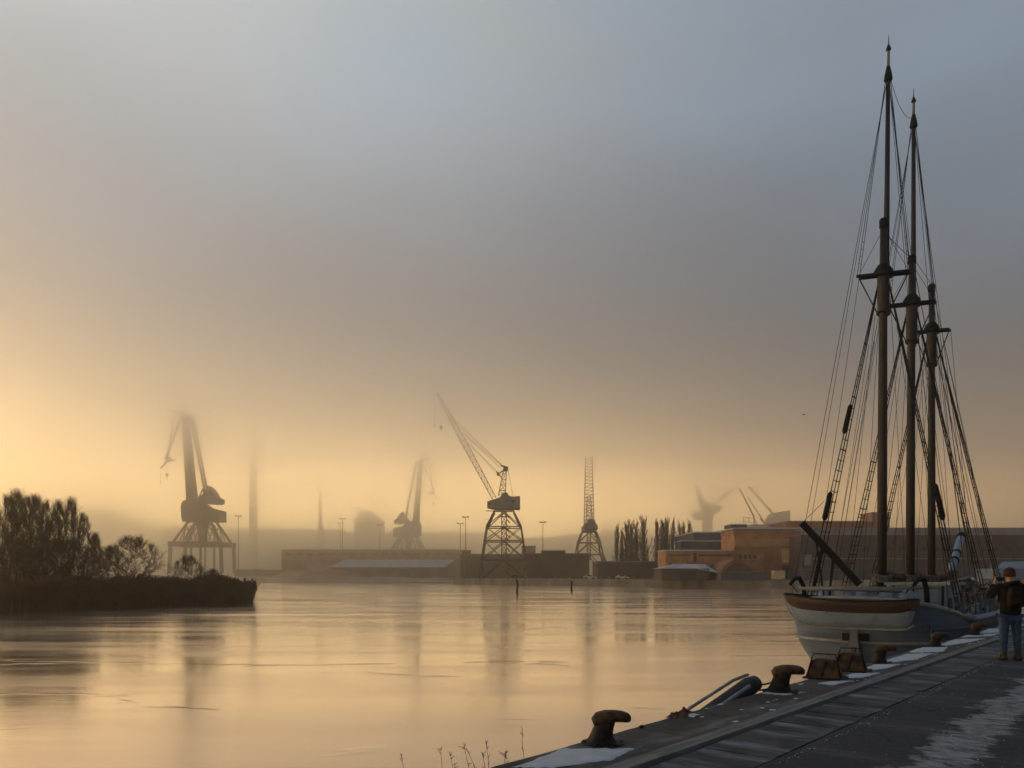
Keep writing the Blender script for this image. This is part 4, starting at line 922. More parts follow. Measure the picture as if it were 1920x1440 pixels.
rrp = random.Random(9)
def wire(b, a, c_, r, sag=0.0, n=1):
    a, c_ = Vector(a), Vector(c_)
    n = max(n, 8 if sag else 1); b.tube([a.lerp(c_, i / n) - Vector((0, 0, 4 * sag * (i / n) * (1 - i / n))) for i in range(n + 1)], r, 4, cap=False)
def WR(name, a, c_, r, sag=0.0, m=None, parent=None):
    b_ = MB(); wire(b_, a, c_, r, sag); return sb(b_, name, m or M['rope'], parent)
def shrouds(m_, sg, vch, dus, rz_from=.9):
    top = m_['cross'] + Vector((0, sg * .12, -.05)); lines = []; first = None
    for du in dus:
        foot = Vector((m_['u'] + du, sg * vch, shear(m_['u'] + du) + .45)); lines.append((foot, top + Vector((du * .08, 0, 0)))); s_ = WR('shroud', foot, lines[-1][1], .018); first = first or s_
        ch = Vector((m_['u'] + du, sg * (vch + .02), shear(m_['u'] + du) - .35)); de = MB()
        de.tube([foot + Vector((.04, 0, 0)), ch], .012, 4); de.tube([foot - Vector((.04, 0, 0)), ch], .012, 4)
        for p_ in (foot, foot.lerp(ch, .5)): de.ball(p_, .085, 6, (1, .6, 1))
        sb(de, 'deadeye', M['rope_pale'], s_)
    L_ = (lines[0][1] - lines[0][0]).length; n = int(L_ / .36)
    for i in range(1, int(n * rz_from)):
        k = i / n; a = lines[0][0].lerp(lines[0][1], k); c_ = lines[-1][0].lerp(lines[-1][1], k); e_ = (a - c_) * .06
        j = Vector((0, 0, rrp.uniform(-.02, .02))); sb(MB().tube([a + e_, (a + c_) / 2 - Vector((0, 0, .02)) + j, c_ - e_], .015 if i % 5 else .024, 4), 'ratline', M['tar'], first)
    return lines
l1p = shrouds(m1, 1, 2.50, (-.25, .25, .75)); l1s = shrouds(m1, -1, 2.30, (-.25, .25, .75))
l2p = shrouds(m2, 1, 2.55, (-.2, .3, .85)); l2s = shrouds(m2, -1, 2.40, (-.2, .35, .9))
l3p = shrouds(m3, 1, 2.45, (-.2, .3, .8)); l3s = shrouds(m3, -1, 2.45, (-.2, .35, .85))
# topmast shrouds, backstays, stays
for m_ in (m1, m2):
    hp, tt = m_['top']
    for sg in (-1, 1):
        for du in (-.13, .13): WR('topmast_shroud', m_['cross'] + Vector((du - sg * .38 * m_['vs'] * .97, sg * .925 * m_['vs'] * .97, .05)), hp + Vector((0, sg * .05, -.1)), .010)
        WR('stay', hp + Vector((0, 0, -.15)), Vector((m_['u'] - 1.9, sg * 2.45, 2.2)), .010)
        WR('stay', hp + Vector((0, 0, -.15)), Vector((m_['u'] - 1.2, sg * 2.5, 2.1)), .008)
        for i in range(4): k = .06 + i * .035; a = (m_['cross'] + Vector((-.13 - sg * .37 * m_['vs'], sg * .9 * m_['vs'], .05))).lerp(hp, k); c_ = (m_['cross'] + Vector((.13 - sg * .37 * m_['vs'], sg * .9 * m_['vs'], .05))).lerp(hp, k); WR('topmast_shroud', a, c_, .008)
WR('stay', m1['top'][0], m2['top'][0], .009, .55)
WR('stay', m1['hd'] - Vector((0, 0, .4)), m2['hd'] - Vector((0, 0, .1)), .012, .05)
WR('stay', m1['hd'] - Vector((0, 0, .1)), m1['top'][1] - Vector((0, 0, .5)), .006)
WR('stay', m2['hd'], m3['hd'], .010)
WR('stay', m1['top'][1] - Vector((-.05, 0, .9)), m1['top'][0] - Vector((-.1, 0, .6)), .006)
WR('stay', m1['top'][0], Vector((m2['u'] - .2, 0, m2['cross'].z)), .009); WR('stay', m2['top'][0], Vector((m3['u'], 0, m3['cross'].z)), .009)
WR('stay', m2['top'][0], m3['hd'] + Vector((0, 0, .0)), .008)
for sg in (-1, 1):
    for m_ in (m1, m2): WR('stay', m_['hd'] - Vector((0, 0, .3)), m_['cross'] + Vector((-sg * .38 * m_['vs'], sg * .92 * m_['vs'], 0)), .008)
WR('stay', m2['hd'], Vector((LEN + .5, 0, 3.6)), .014); WR('stay', m3['hd'], Vector((LEN - 1, 0, 3.2)), .014); WR('stay', m3['cross'], Vector((LEN + 3, 0, 4.2)), .012); WR('stay', m3['hd'], Vector((LEN + 4.5, 0, 5.0)), .01)
for m_ in (m1, m2, m3):
    for i in range(5):
        sg = -1 if i % 2 else 1; WR('stay', m_['cross'] + Vector((.1, sg * (.1 + .1 * i), -.3 - .5 * i)), Vector((m_['u'] + .3 * (i - 2), sg * (.5 + .38 * i), 2.0)), .007)
for a in ((1612, 514, 1540, 1000, m1), (1640, 640, 1572, 1060, m1), (1783, 622, 1815, 1000, m3), (1760, 640, 1850, 1075, m3), (1745, 560, 1800, 1000, m3), (1770, 640, 1868, 1085, m3)):
    m_ = a[4]; WR('stay', SP(a[0], a[1], u=m_['u']), SP(a[2], a[3], u=m_['u'] - .2), .008)
# chafing pads lashed round shrouds
def pad(ln, k0, k1, r, lab=None):
    a, c_ = ln[0].lerp(ln[1], k0), ln[0].lerp(ln[1], k1); b = MB()
    b.tube([a, a.lerp(c_, .1), a.lerp(c_, .5), a.lerp(c_, .93), c_], [r * .5, r * 1.05, r, r * .9, r * .4], 8); return sb(b, 'chafing_pad', M['tar'], None, True)
pad(l1p[0], .53, .62, .085); pad(l1p[0], .26, .35, .10); pad(l1s[2], .25, .36, .09)
pad(l1p[1], .02, .20, .075)
# tied bundles and coils round the masts at the pin rails
for m_ in (m1, m2, m3):
    b = MB(); z0 = 3.05
    for i in range(7): b.tube([(m_['u'] + .30 * math.cos(a), .30 * math.sin(a) , z0 + i * .035 + .03 * math.sin(3 * a + i)) for a in [j * .45 for j in range(15)]], .028, 5)
    sb(b, 'rope_coil', M['rope_pale'])
    b = MB()
    for sg in (-1, 1): b.beam((m_['u'] - .45, sg * .55, 2.35), (m_['u'] + .45, sg * .55, 2.35), .10, .07); b.beam((m_['u'] - .4, sg * .55, 1.3), (m_['u'] - .4, sg * .55, 2.4), .09); b.beam((m_['u'] + .4, sg * .55, 1.3), (m_['u'] + .4, sg * .55, 2.4), .09)
    sb(b, 'fife_rail', M['spar'])
# booms and gaffs with furled canvas
def boom(u0, u1, z0, z1, r, canvas=True, v=0.0):
    b = MB().tube([(u0, v, z0), ((u0 + u1) / 2, v, (z0 + z1) / 2), (u1, v, z1)], [r * .8, r, r * .7], 9); o_ = sb(b, 'boom', M['spar'], None, True)
    if canvas:
        b = MB(); pts = []; rad = []
        for i in range(13): k = i / 12; pts.append((u0 + (u1 - u0) * k * .92, v + .03 * math.sin(i * 1.9), z0 + (z1 - z0) * k + r + .09 + .03 * math.sin(i * 2.3))); rad.append(.13 + .035 * math.sin(i * 2.6 + u0) - .05 * (i in (0, 12)))
        b.tube(pts, rad, 9); sb(b, 'furled_sail', M['canvas'], o_, True)
boom(m1['u'] + .2, m2['u'] - .5, 3.12, 2.98, .09); boom(m2['u'] + .2, m3['u'] - .3, 3.10, 2.95, .09); boom(m3['u'] + .3, LEN - 2.5, 3.0, 3.2, .08)
# deckhouse on the near side
hc = SP(1752, 1130, v=-1.25); hu = hc.x
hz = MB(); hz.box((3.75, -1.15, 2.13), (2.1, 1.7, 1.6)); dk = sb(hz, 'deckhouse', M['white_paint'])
sb(MB().box((3.75, -1.15, 2.98), (2.4, 2.0, .09)), 'roof', M['cream'], dk)
for v_, w_ in ((-.72, .50), (-1.42, .70)):
    sb(MB().box((2.69, v_, 2.25), (.03, w_, 1.05)), 'panel', M['blue_cloth'], dk); 
for v_ in (-.42, -1.02, -1.9): sb(MB().box((2.672, v_, 2.2), (.05, .06, 1.4)), 'batten', M['tar'], dk)
for u_ in (3.2, 4.2): sb(MB().box((u_, -2.005, 2.3), (.55, .03, .45)), 'window', M['glass'], dk)
b = MB()
for i in range(5): a = -.35 - i * .35; wire(b, (2.62, a, 2.1), (2.62, a - .35, 2.1), .022, .25)
sb(b, 'rope_swag', M['rope'], dk)
# low white skylight and blue tarpaulins aft
sb(MB().box((1.25, .5, 2.25), (1.0, 2.4, .62)), 'skylight', M['white_paint'])
rc = random.Random(4)
for i in range(5):
    c0 = Vector((1.0 + rc.uniform(-.3, .3), -1.3 + i * .65, 2.55)); prof = [(.30 + rc.uniform(-.05, .05), -.35), (.30, -.05), (.22, .16), (.06, .26)]; sb(MB().lathe(tuple(c0), prof, 9), 'tarpaulin', M['blue_cloth'], None, True)
# davits, their cross spar and the long black spar
b = MB()
for v_ in (-1.95, 1.75):
    b.tube([(.55, v_, 1.9), (.30, v_, 2.9), (-.1, v_, 3.18), (-.6, v_ * .99, 3.14), (-.95, v_ * .98, 2.98)], [.085, .08, .075, .07, .055], 8)
    dv = sb(b, 'davit', M['tar'], None, True); b = MB()
    wire(b, (-.92, v_ * .98, 2.98), (-.92, v_ * .85, 2.72), .016); sb(b, 'davit_tackle', M['rope'], dv); b = MB()
sb(MB().tube([SP(1497, 1103, u=-.2), SP(1600, 1105, u=-.15), SP(1692, 1108, u=-.1)], [.055, .065, .06], 8), 'davit_spar', M['grey_spar'], None, True)
sb(MB().beam(SP(1612, 1096, u=.8), SP(1504, 981, u=.4), .25, .22), 'derrick', M['tar'])
sb(MB().beam(SP(1530, 1012, u=.5), SP(1545, 1120, u=.5), .05), 'derrick_strut', M['tar']); sb(MB().beam(SP(1562, 1045, u=.6), SP(1555, 1120, u=.5), .06), 'derrick_strut', M['tar'])
b = MB(); wire(b, SP(1502, 983, u=.4), SP(1545, 940, u=m1['u'] - .3), .012); sb(b, 'derrick_guy', M['rope'])
# bowsprit
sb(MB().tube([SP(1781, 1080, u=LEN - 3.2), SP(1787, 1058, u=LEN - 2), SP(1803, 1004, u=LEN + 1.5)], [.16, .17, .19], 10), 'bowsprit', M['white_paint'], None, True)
b = MB(); a, c_ = SP(1787, 1058, u=LEN - 2), SP(1803, 1004, u=LEN + 1.5)
for k in (.12, .36, .9, .97): p_ = a.lerp(c_, k); d_ = (c_ - a).normalized() * .08; sb(MB().tube([p_ - d_, p_ + d_], .215, 10), 'bowsprit_band', M['tar'])
# netting, guard wires, stanchions and frosted lines along the near rail
rc = random.Random(14)
for i in range(16):
    u_ = 2.4 + i * .85; v_ = -half(u_, 1.8) + .06; z_ = shear(u_); sb(MB().beam((u_, v_, z_), (u_, v_, z_ + .85), .045), 'stanchion', M['rope_pale'])
    if i < 15:
        u2 = u_ + .85; v2 = -half(u2, 1.8) + .06; z2 = shear(u2)
        for h_ in (.42, .84): WR('guard_wire', (u_, v_, z_ + h_), (u2, v2, z2 + h_), .02, .03, M['rope_pale'])
for i in range(60):
    u_ = rc.uniform(4.8, 14); side = rc.uniform(-2.6, -.6); p_ = Vector((u_, side, rc.uniform(1.9, 3.1))); e_ = p_ + Vector((rc.uniform(-1.3, 1.3), rc.uniform(-.9, .9), rc.uniform(-1.1, .5))); e_.z = max(e_.z, 1.6)
    WR('running_rigging', p_, e_, rc.uniform(.018, .04), rc.uniform(.02, .18), M['rope_pale'] if i % 2 else M['rope'])
for i in range(26):
    p_ = Vector((rc.uniform(5, 14), rc.uniform(-2.3, 1.6), rc.uniform(2.0, 2.7)))
    pts_ = []
    for j in range(3): rr_ = rc.uniform(.12, .2); pts_ += [(p_.x + j * .02, p_.y + rr_ * math.cos(a), p_.z + rr_ * 1.5 * math.sin(a)) for a in [x_ * .7 for x_ in range(9)]]
    sb(MB().tube(pts_, .026, 4), 'hanging_coil', M['rope_pale'])
for i in range(12): u_ = rc.uniform(4.5, 15); v_ = rc.uniform(-1.8, 1.8); sb(MB().box((u_, v_, 1.75), (rc.uniform(.3, .9), rc.uniform(.3, .8), rc.uniform(.5, 1.1)), rz=rc.uniform(0, 1)), 'deck_locker', M['blue_cloth'])
for i in range(9):
    u_ = -.02 + 0; a = -1.4 + i * .36; uu = next((x / 100 for x in range(300) if half(x / 100, 2.2) >= abs(a)), 1.0); sb(MB().beam((uu + .1, a, 2.35), (uu + .1, a, 2.86), .04), 'taffrail_stanchion', M['grey_spar'])
sb(MB().tube([(next((x / 100 for x in range(300) if half(x / 100, 2.2) >= abs(a)), 1.0) + .1, a, 2.87) for a in [-2.2 + .2 * i for i in range(23)]], .035, 6), 'taffrail', M['grey_spar'], None, True)
# white fender rail sweeping up on the near quarter
sb(MB().tube([(u_, -half(u_, 1.8) - .10, shear(u_) + .02) for u_ in (2.2, 3, 4, 5.5, 7, 8.5, 10, 11.5, 13)], .11, 8), 'fender_rail', M['white_paint'], None, True)

# dinghy hanging across the stern
dg = empty('dinghy', tuple(q(S0 - .92, T0, 1.65)), 'wooden dinghy with brown top strakes hung across the white stern', 'dinghy', rz=TH)
def dst(k):      # k 0 bow (far end) to 1 transom (near end)
    v_ = 1.72 - 3.62 * k; shr = .94 - .10 * math.sin(math.pi * min(1, k * .9)) + .07 * (1 - k) ** 3 - .02 * k
    hb_ = .70 * (1 - (1 - min(1, k / .55)) ** 2.4) ** .62 if k < .55 else .70 * (1 - .30 * ((k - .55) / .45) ** 2)
    kl = .02 + .40 * max(0, 1 - k / .16) ** 2 + .06 * (k - .5) ** 2
    kl += .14 * max(0, (k - .90) / .10) ** 2
    return v_, shr, max(.012, hb_), kl
def dring(k, lo, hi, n=6, off=0.0, rake=.22):
    v_, shr, hb_, kl = dst(k); pts = []
    for sg in (-1, 1):
        row = []
        for i in range(n + 1):
            f_ = lo + (hi - lo) * i / n; z = kl + (shr - kl) * f_; x = hb_ * (min(1, f_ * 1.15) ** .55) * (1 + .04 * f_) + off
            vv = v_ + (rake * (f_) * max(0, 1 - k / .2)) - .10 * (1 - f_) * max(0, 1 - (1 - k) / .1) * -1
            row.append((sg * x, vv, z))
        pts += row[::-1] if sg < 0 else row
    return pts
ks = [0, .03, .07, .12, .2, .3, .4, .5, .6, .7, .8, .88, .94, 1.0]
b = MB(); b.loft([dring(k, 0, .58) for k in ks], close=False); sb(b, 'lower_hull', M['white_paint'], dg, 'auto')
b = MB()
for lo, hi, of in ((.57, .73, .010), (.71, .87, .020), (.85, 1.0, .030)):
    rs_ = [dring(k, lo, hi, 2, of) for k in ks]
    for part in (slice(0, 3), slice(3, 6)): b.loft([r_[part] for r_ in rs_], cap=False, close=False)
b.loft([dring(1.0, .57, 1.0, 3), [(x, y - .05, z) for x, y, z in dring(1.0, .57, 1.0, 3)]], close=False)
sb(b, 'top_strake', M['varnish'], dg)
b = MB()
for sg in (-1, 1): b.tube([(sg * (dst(k)[2] * 1.04 + .035), dst(k)[0] + .22 * max(0, 1 - k / .2), dst(k)[1] + .01) for k in ks], .028, 6)
sb(b, 'gunwale', M['tar'], dg, True)
b = MB(); b.tube([(0, dst(k)[0], dst(k)[3] - .03) for k in ks], .035, 5); b.tube([(0, 1.72, .42), (0, 1.95, 1.02)], .04, 5); sb(b, 'keel', M['cream'], dg)
b = MB()
for k in (.3, .55, .8): v_, shr, hb_, kl = dst(k); sb(MB().box((0, v_, shr - .18), (hb_ * 1.95, .22, .03)), 'thwart', M['spar'], dg)
# life raft capsule on the near quarter
c_ = SP(1836, 1147, v=-2.15)
lr = empty('life_raft_capsule', tuple(q(S0 + c_.x, T0 + c_.y, c_.z - .35)), 'round white life raft capsule with small dark square on the ship rail', 'life raft', rz=TH)
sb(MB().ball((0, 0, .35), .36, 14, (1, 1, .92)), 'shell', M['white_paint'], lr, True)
b = MB(); b.tube([(.368 * math.cos(a), .368 * math.sin(a), .30) for a in [i * math.pi / 12 for i in range(25)]], .018, 6); sb(b, 'seam', M['grey_spar'], lr)
b = MB().box((-.30, -.19, .46), (.03, .12, .11), rz=.55); sb(b, 'label', M['tar'], lr)
b = MB(); b.box((0, 0, -.12), (.6, .5, .12)); b.beam((-.2, -.2, -.15), (-.2, -.2, -.6), .05); b.beam((.2, .2, -.15), (.2, .2, -.6), .05); sb(b, 'cradle', M['rubber'], lr)

# ------------------------------------------------------------------ on the quay
def bollard_proto():
    o_ = empty('bollard')
    path = [(-.03, 0, .28, .28), (-.03, .05, .22, .24), (-.025, .12, .185, .205), (-.01, .22, .165, .19), (.01, .31, .155, .18), (.035, .38, .15, .17), (.06, .43, .13, .15)]
    rings = [[(x + rx * math.cos(a), ry * math.sin(a), z) for a in [2 * math.pi * i / 20 for i in range(20)]] for x, z, rx, ry in path]
    MB().loft(rings).build('post', M['iron'], o_, 'auto', rel=False)
    hp = [(-.115, .30, .03, .08), (-.095, .38, .09, .14), (-.04, .455, .125, .17), (.06, .505, .125, .18), (.18, .525, .112, .17), (.29, .52, .105, .15), (.37, .500, .09, .12), (.415, .48, .055, .075), (.425, .475, .02, .03)]
    b_ = MB(); rings = []
    for i, (x, z, rt_, ry) in enumerate(hp):
        tx = [.6, .9, .6, .3, .1, .0, -.1, -.1, 0][i]
        rings.append([(x + rt_ * math.sin(a) * -tx, ry * math.cos(a), z + rt_ * math.sin(a)) for a in [2 * math.pi * k / 18 for k in range(18)]])
    b_.loft(rings).build('head', M['yellow_worn'], o_, True, rel=False)
    b_ = MB(); b_.lathe((0, 0, 0), [(.33, -.005), (.33, .022), (.30, .03)], 24)
    for i in range(6): a = i * math.pi / 3 + .3; b_.lathe((.285 * math.cos(a), .285 * math.sin(a), .028), [(.028, 0), (.028, .02)], 6)
    b_.build('base_plate', M['iron'], o_, 'auto', rel=False)
    return o_
bp = bollard_proto(); BL = [(1123, 1392, .63, 'nearest rusty hooked bollard standing alone on the quay edge', .0), (1464, 1297, .74, 'dark bollard beside the black fender pole on the quay edge', .1),
      (1640, 1242, .66, 'yellow topped bollard just beyond the two rusty steel guards', .2), (1746, 1212, .66, 'yellow topped bollard beside the ship where the mooring line lands', .1), (1826, 1191, .68, 'dark bollard with worn top below the life raft capsule', .3)]
BPOS = []
for i, (px, py, hh_, lab, ja) in enumerate(BL):
    s_, t_ = G(px, py); t_ = min(t_, 4.18); o = bp if i == 0 else copy_tree(bp)
    o.location = q(s_, t_, Q); kf = hh_ ; o.scale = (kf, kf, kf * .80); o.rotation_euler = (0, 0, R(-14) - ja * .5); BPOS.append((s_, t_)); tag(o, lab, 'bollard', 'mooring bollards along the near quay')
# welded steel guards with bent tube handles
def guard(px, py, label, wd, seed):
    s_, t_ = G(px, py); rg = random.Random(seed); loc = q(s_, 4.20, Q)
    o_ = empty('steel_guard', tuple(loc), label, 'steel guard', rz=TH - R(90) + .12)
    b_ = MB()
    # frustum hood of plates
    x0, x1, zt = wd / 2, wd * .27, .30
    b_.loft([[(-x0, -.17, 0), (x0, -.17, 0), (x0 * .9, .20, 0), (-x0 * .9, .20, 0)], [(-x0 * .86, -.15, .10), (x0 * .86, -.15, .10), (x0 * .8, .18, .10), (-x0 * .8, .18, .10)],
             [(-x1 * 1.15, -.09, zt * .92), (x1 * 1.15, -.09, zt * .92), (x1 * 1.1, .12, zt * .92), (-x1 * 1.1, .12, zt * .92)], [(-x1, -.06, zt), (x1, -.06, zt), (x1, .10, zt), (-x1, .10, zt)]])
    b_.build('hood', M['yellow_worn'], o_, rel=False)
    b_ = MB()
    for sg in (-1, 1): b_.beam((sg * x0, -.17, .0), (sg * x1 * 1.2, -.10, zt * .95), .03, .02)
    b_.box((0, 0, .012), (wd * 1.12, .50, .024)); b_.beam((-.03, -.18, .05), (.02, -.10, zt * .9), .035, .02); b_.build('frame', M['iron'], o_, rel=False)
    b_ = MB().tube([(-x0 * .95, -.16, .03), (-x1 * 1.3, -.12, zt + .01), (-x1 * 1.15, -.09, zt + .085), (x1 * 1.15, -.09, zt + .085), (x1 * 1.35, -.12, zt + .01), (x0 * 1.0, -.16, .03)], .011, 6); b_.build('handle', M['iron'], o_, True, rel=False)
guard(1544, 1271, 'nearer rusty steel guard with bent tube handle on the quay edge', .52, 1)
guard(1592, 1257, 'farther rusty steel guard with patchy yellow paint, right behind the first', .50, 2)
# fender pole leaning over the edge, lashed to the second bollard
s1, t1 = G(1428, 1300)
o = empty('fender_pole', tuple(q(s1, 4.5, Q - .1)), 'black rubber fender leaning over the quay edge, roped to a bollard', 'fender', rz=TH)
def wl(v): return Vector(v)
MB().tube([(-1.7, .42, -.55), (-.9, .26, -.18), (.08, .02, .17), (.22, 0, .20)], [.07, .11, .13, .11], 12).build('cylinder', M['rubber'], o, True, rel=False)
MB().tube([(-1.75, .36, -.50), (-.9, .13, -.09), (-.1, -.06, .20)], .028, 6).build('light_strip', M['frost_strip'], o, True, rel=False)
MB().tube([(-1.8, .55, -.50), (-.95, .40, -.05), (-.15, .16, .26), (.2, .10, .31)], .022, 6).build('light_strip', M['frost_strip'], o, True, rel=False)
b = MB(); a = q(s1, 4.5, Q - .1) ; e_ = q(BPOS[1][0], BPOS[1][1], Q)
p0 = q(s1 + .05, 4.5, Q + .10); wire(b, p0, e_ + Vector((-.05, 0, .16)), .012, .03); wire(b, p0 - Vector((0, 0, .05)), e_ + Vector((-.05, 0, .10)), .012, .05)
b.build('lashing', M['rope'], o).matrix_parent_inverse = Matrix.Rotation(-TH, 4, 'Z')
# mooring lines
def mooring(a, c_, r, sag, label):
    b_ = MB(); wire(b_, a, c_, r, sag, 14); b_.thing('mooring_line', M['rope'], label, 'rope', 'mooring lines')
def shp(u, v, z): return q(S0 + u, T0 + v, z)
mooring(shp(.9, -1.9, 1.75), q(BPOS[3][0], BPOS[3][1] + .05, Q + .2), .020, .10, 'dark mooring line from the stern to the yellow topped bollard')
mooring(shp(5.5, -2.6, 1.8), q(BPOS[4][0], BPOS[4][1] + .05, Q + .2), .020, .06, 'dark mooring line from midships to the farthest bollard')

# snow lying on the coping between the bollards
def patch(poly_px, b_, rr_, thick=.012):
    pts = [G(x, y) for x, y in poly_px]; dense = []
    for i, (a, c_) in enumerate(zip(pts, pts[1:] + pts[:1])):
        for k in range(12): f_ = k / 12; dense.append((a[0] + (c_[0] - a[0]) * f_ + rr_.gauss(0, .013) + .018 * math.sin(k * 1.7 + i * 2.2), a[1] + (c_[1] - a[1]) * f_ + rr_.gauss(0, .009)))
    cx_ = sum(p_[0] for p_ in dense) / len(dense); cy_ = sum(p_[1] for p_ in dense) / len(dense); n = len(dense)
    cl = lambda t: max(3.64, min(4.36, t))
    v = [(x, cl(y), Q + .003) for x, y in dense] + [(cx_ + (x - cx_) * .86, cl(cy_ + (y - cy_) * .86), Q + thick) for x, y in dense] + [(cx_, cl(cy_), Q + thick + .003)]
    b_.add(v, [(i, (i + 1) % n, (i + 1) % n + n, i + n) for i in range(n)] + [(i + n, (i + 1) % n + n, 2 * n) for i in range(n)])
rr_ = random.Random(8); b = MB()
for pl in ([(962, 1440), (1060, 1404), (1190, 1404), (1150, 1425), (1040, 1440)], [(1428, 1301), (1436, 1297), (1498, 1297), (1512, 1299), (1470, 1304)],
           [(1530, 1282), (1560, 1278), (1600, 1277), (1560, 1285)], [(1585, 1268), (1600, 1263), (1652, 1262), (1618, 1271), (1580, 1272)], [(1620, 1254), (1640, 1246), (1692, 1245), (1660, 1254), (1618, 1259)],
           [(1655, 1240), (1700, 1226), (1752, 1225), (1716, 1237), (1670, 1243)], [(1704, 1222), (1728, 1214), (1778, 1213), (1768, 1222), (1712, 1224)],
           [(1762, 1209), (1790, 1199), (1850, 1197), (1820, 1204), (1775, 1211)], [(1800, 1195), (1815, 1190), (1872, 1188), (1860, 1193)], [(1836, 1187), (1850, 1179), (1898, 1178), (1880, 1186)], [(1868, 1176), (1880, 1171), (1925, 1170), (1912, 1176)]):
    patch(pl, b, rr_)
for i in range(90):
    s_ = 8 + 24 * rr_.random(); t_ = rr_.uniform(3.66, 4.34); r_ = rr_.uniform(.008, .035) * (1 + s_ / 30); n_ = 6; a0 = rr_.uniform(0, 6)
    b.add([(s_ + r_ * 1.8 * math.cos(a0 + j * 1.047) * rr_.uniform(.6, 1.2), max(3.64, min(4.36, t_ + r_ * math.sin(a0 + j * 1.047) * rr_.uniform(.6, 1.2))), Q + .003) for j in range(n_)] + [(s_, t_, Q + .009)], [(j, (j + 1) % n_, n_) for j in range(n_)])
o = b.build('snow', M['snow']); o.rotation_euler = (0, 0, TH); tag(o, 'thin crusted snow lying in patches on the quay edge', 'snow', kind='stuff')

# crumpled rag and paper on the edge
s_, t_ = G(1278, 1342); ra = random.Random(2); b = MB()
gx = [[(s_ + (i - 5) * .045 + ra.gauss(0, .012), min(4.38, t_ + (j - 3) * .035 + ra.gauss(0, .01)), Q + .004 + max(0, ra.gauss(.03, .022)) * (1 if 0 < i < 10 and 0 < j < 6 else .1)) for j in range(7)] for i in range(11)]
for i in range(10):
    for j in range(6): b.add([gx[i][j], gx[i + 1][j], gx[i + 1][j + 1], gx[i][j + 1]], [(0, 1, 2, 3)])
o = b.build('crumpled_rag', M['canvas'], smooth=True); o.rotation_euler = (0, 0, TH); tag(o, 'crumpled brown rag lying on the quay edge between two bollards', 'rag')
o = MB().add([(0, 0, 0)], []) if False else None
s_, t_ = G(1293, 1343); b = MB(); b.loft([[(s_ - .07, t_ - .09, Q + .006), (s_ - .07, t_ + .05, Q + .012)], [(s_, t_ - .08, Q + .02), (s_, t_ + .06, Q + .016)], [(s_ + .12, t_ - .07, Q + .008), (s_ + .12, t_ + .07, Q + .03)]], cap=False, close=False)
o = b.build('paper_scrap', M['paper']); o.rotation_euler = (0, 0, TH); tag(o, 'white paper scrap beside the brown rag on the quay edge', 'paper')
s_, t_ = G(1203, 1365); b = MB().ball((s_, t_, Q + .015), .03, 6, (1.4, .8, .6)); o = b.build('stone_chip', M['iron'], smooth=True); o.rotation_euler = (0, 0, TH); tag(o, 'small dark stone chip on the quay edge right of the nearest bollard', 'stone')

# dry weeds growing from the quay wall
rw = random.Random(6); b = MB()
for i in range(16):
    s_ = rw.uniform(3.9, 5.4) if i < 11 else rw.uniform(2.0, 3.9); t_ = 4.43 + abs(rw.gauss(0, .04)); h_ = rw.uniform(.08, .34); p0 = Vector((s_, t_, Q - .12)); d_ = Vector((rw.gauss(0, .12), rw.uniform(.0, .22), 1)).normalized()
    p1 = p0 + d_ * h_ * .6; p2 = p1 + (d_ + Vector((rw.gauss(0, .15), rw.gauss(.05, .1), 0))).normalized() * h_ * .5; b.tube([p0, p1, p2], [.003, .0024, .001], 3, cap=False)
    for j in range(8):
        k = rw.uniform(.3, 1); pp_ = p1.lerp(p2, k) if k > .5 else p0.lerp(p1, k * 2); e_ = pp_ + Vector((rw.gauss(0, .02), rw.gauss(0, .02), rw.uniform(.005, .035))); b.tube([pp_, e_], [.0035, .0015], 3, cap=False)
o = b.build('dry_weeds', M['weed']); o.rotation_euler = (0, 0, TH); tag(o, 'dry weed stalks sprouting from the near quay wall', 'weeds', kind='stuff')
# crumbs of ice and gravel on the asphalt and along the drain line
b = MB()
for i in range(420):
    s_ = rw.uniform(4, 17); t_ = 2.6 + abs(rw.gauss(0, .03)) * (1 if rw.random() < .5 else -1) if i < 200 else 1.58 + rw.gauss(0, .30); r_ = rw.uniform(.002, .007)
    b.box((s_, t_, Q + r_ * .3), (r_ * 2.2, r_ * 1.5, r_ * .9), rz=rw.uniform(0, 3), taper=.6)
o = b.build('ice_crumbs', M['snow']); o.rotation_euler = (0, 0, TH); tag(o, 'small ice crumbs scattered on the dark asphalt', 'ice', kind='stuff')

# ------------------------------------------------------------------ person photographing the ship
def skin(name, verts, edges, m, parent, lv=2, root=0):
    me = bpy.data.meshes.new(name); me.from_pydata([v[:3] for v in verts], edges, []); me.update(); me.materials.append(m)
    o_ = bpy.data.objects.new(name, me); col.objects.link(o_); o_.parent = parent
    sk = o_.modifiers.new('skin', 'SKIN'); sk.use_smooth_shade = True; sk.branch_smoothing = .4
    lay = me.skin_vertices[0].data if me.skin_vertices else None
    if lay is None: 
        bm2 = bmesh.new(); bm2.from_mesh(me); bm2.verts.layers.skin.verify(); bm2.to_mesh(me); bm2.free(); lay = me.skin_vertices[0].data
    for i, v in enumerate(verts):
        r_ = v[3]; lay[i].radius = r_ if isinstance(r_, tuple) else (r_, r_)
    lay[root].use_root = True
    ss = o_.modifiers.new('sub', 'SUBSURF'); ss.levels = lv; ss.render_levels = lv
    return o_
PX, PY = 9.47, 14.7
pe = empty('person', (PX, PY, Q), 'person in red knitted hat and dark jacket photographing the ship, seen from behind', 'person', rz=R(-8))
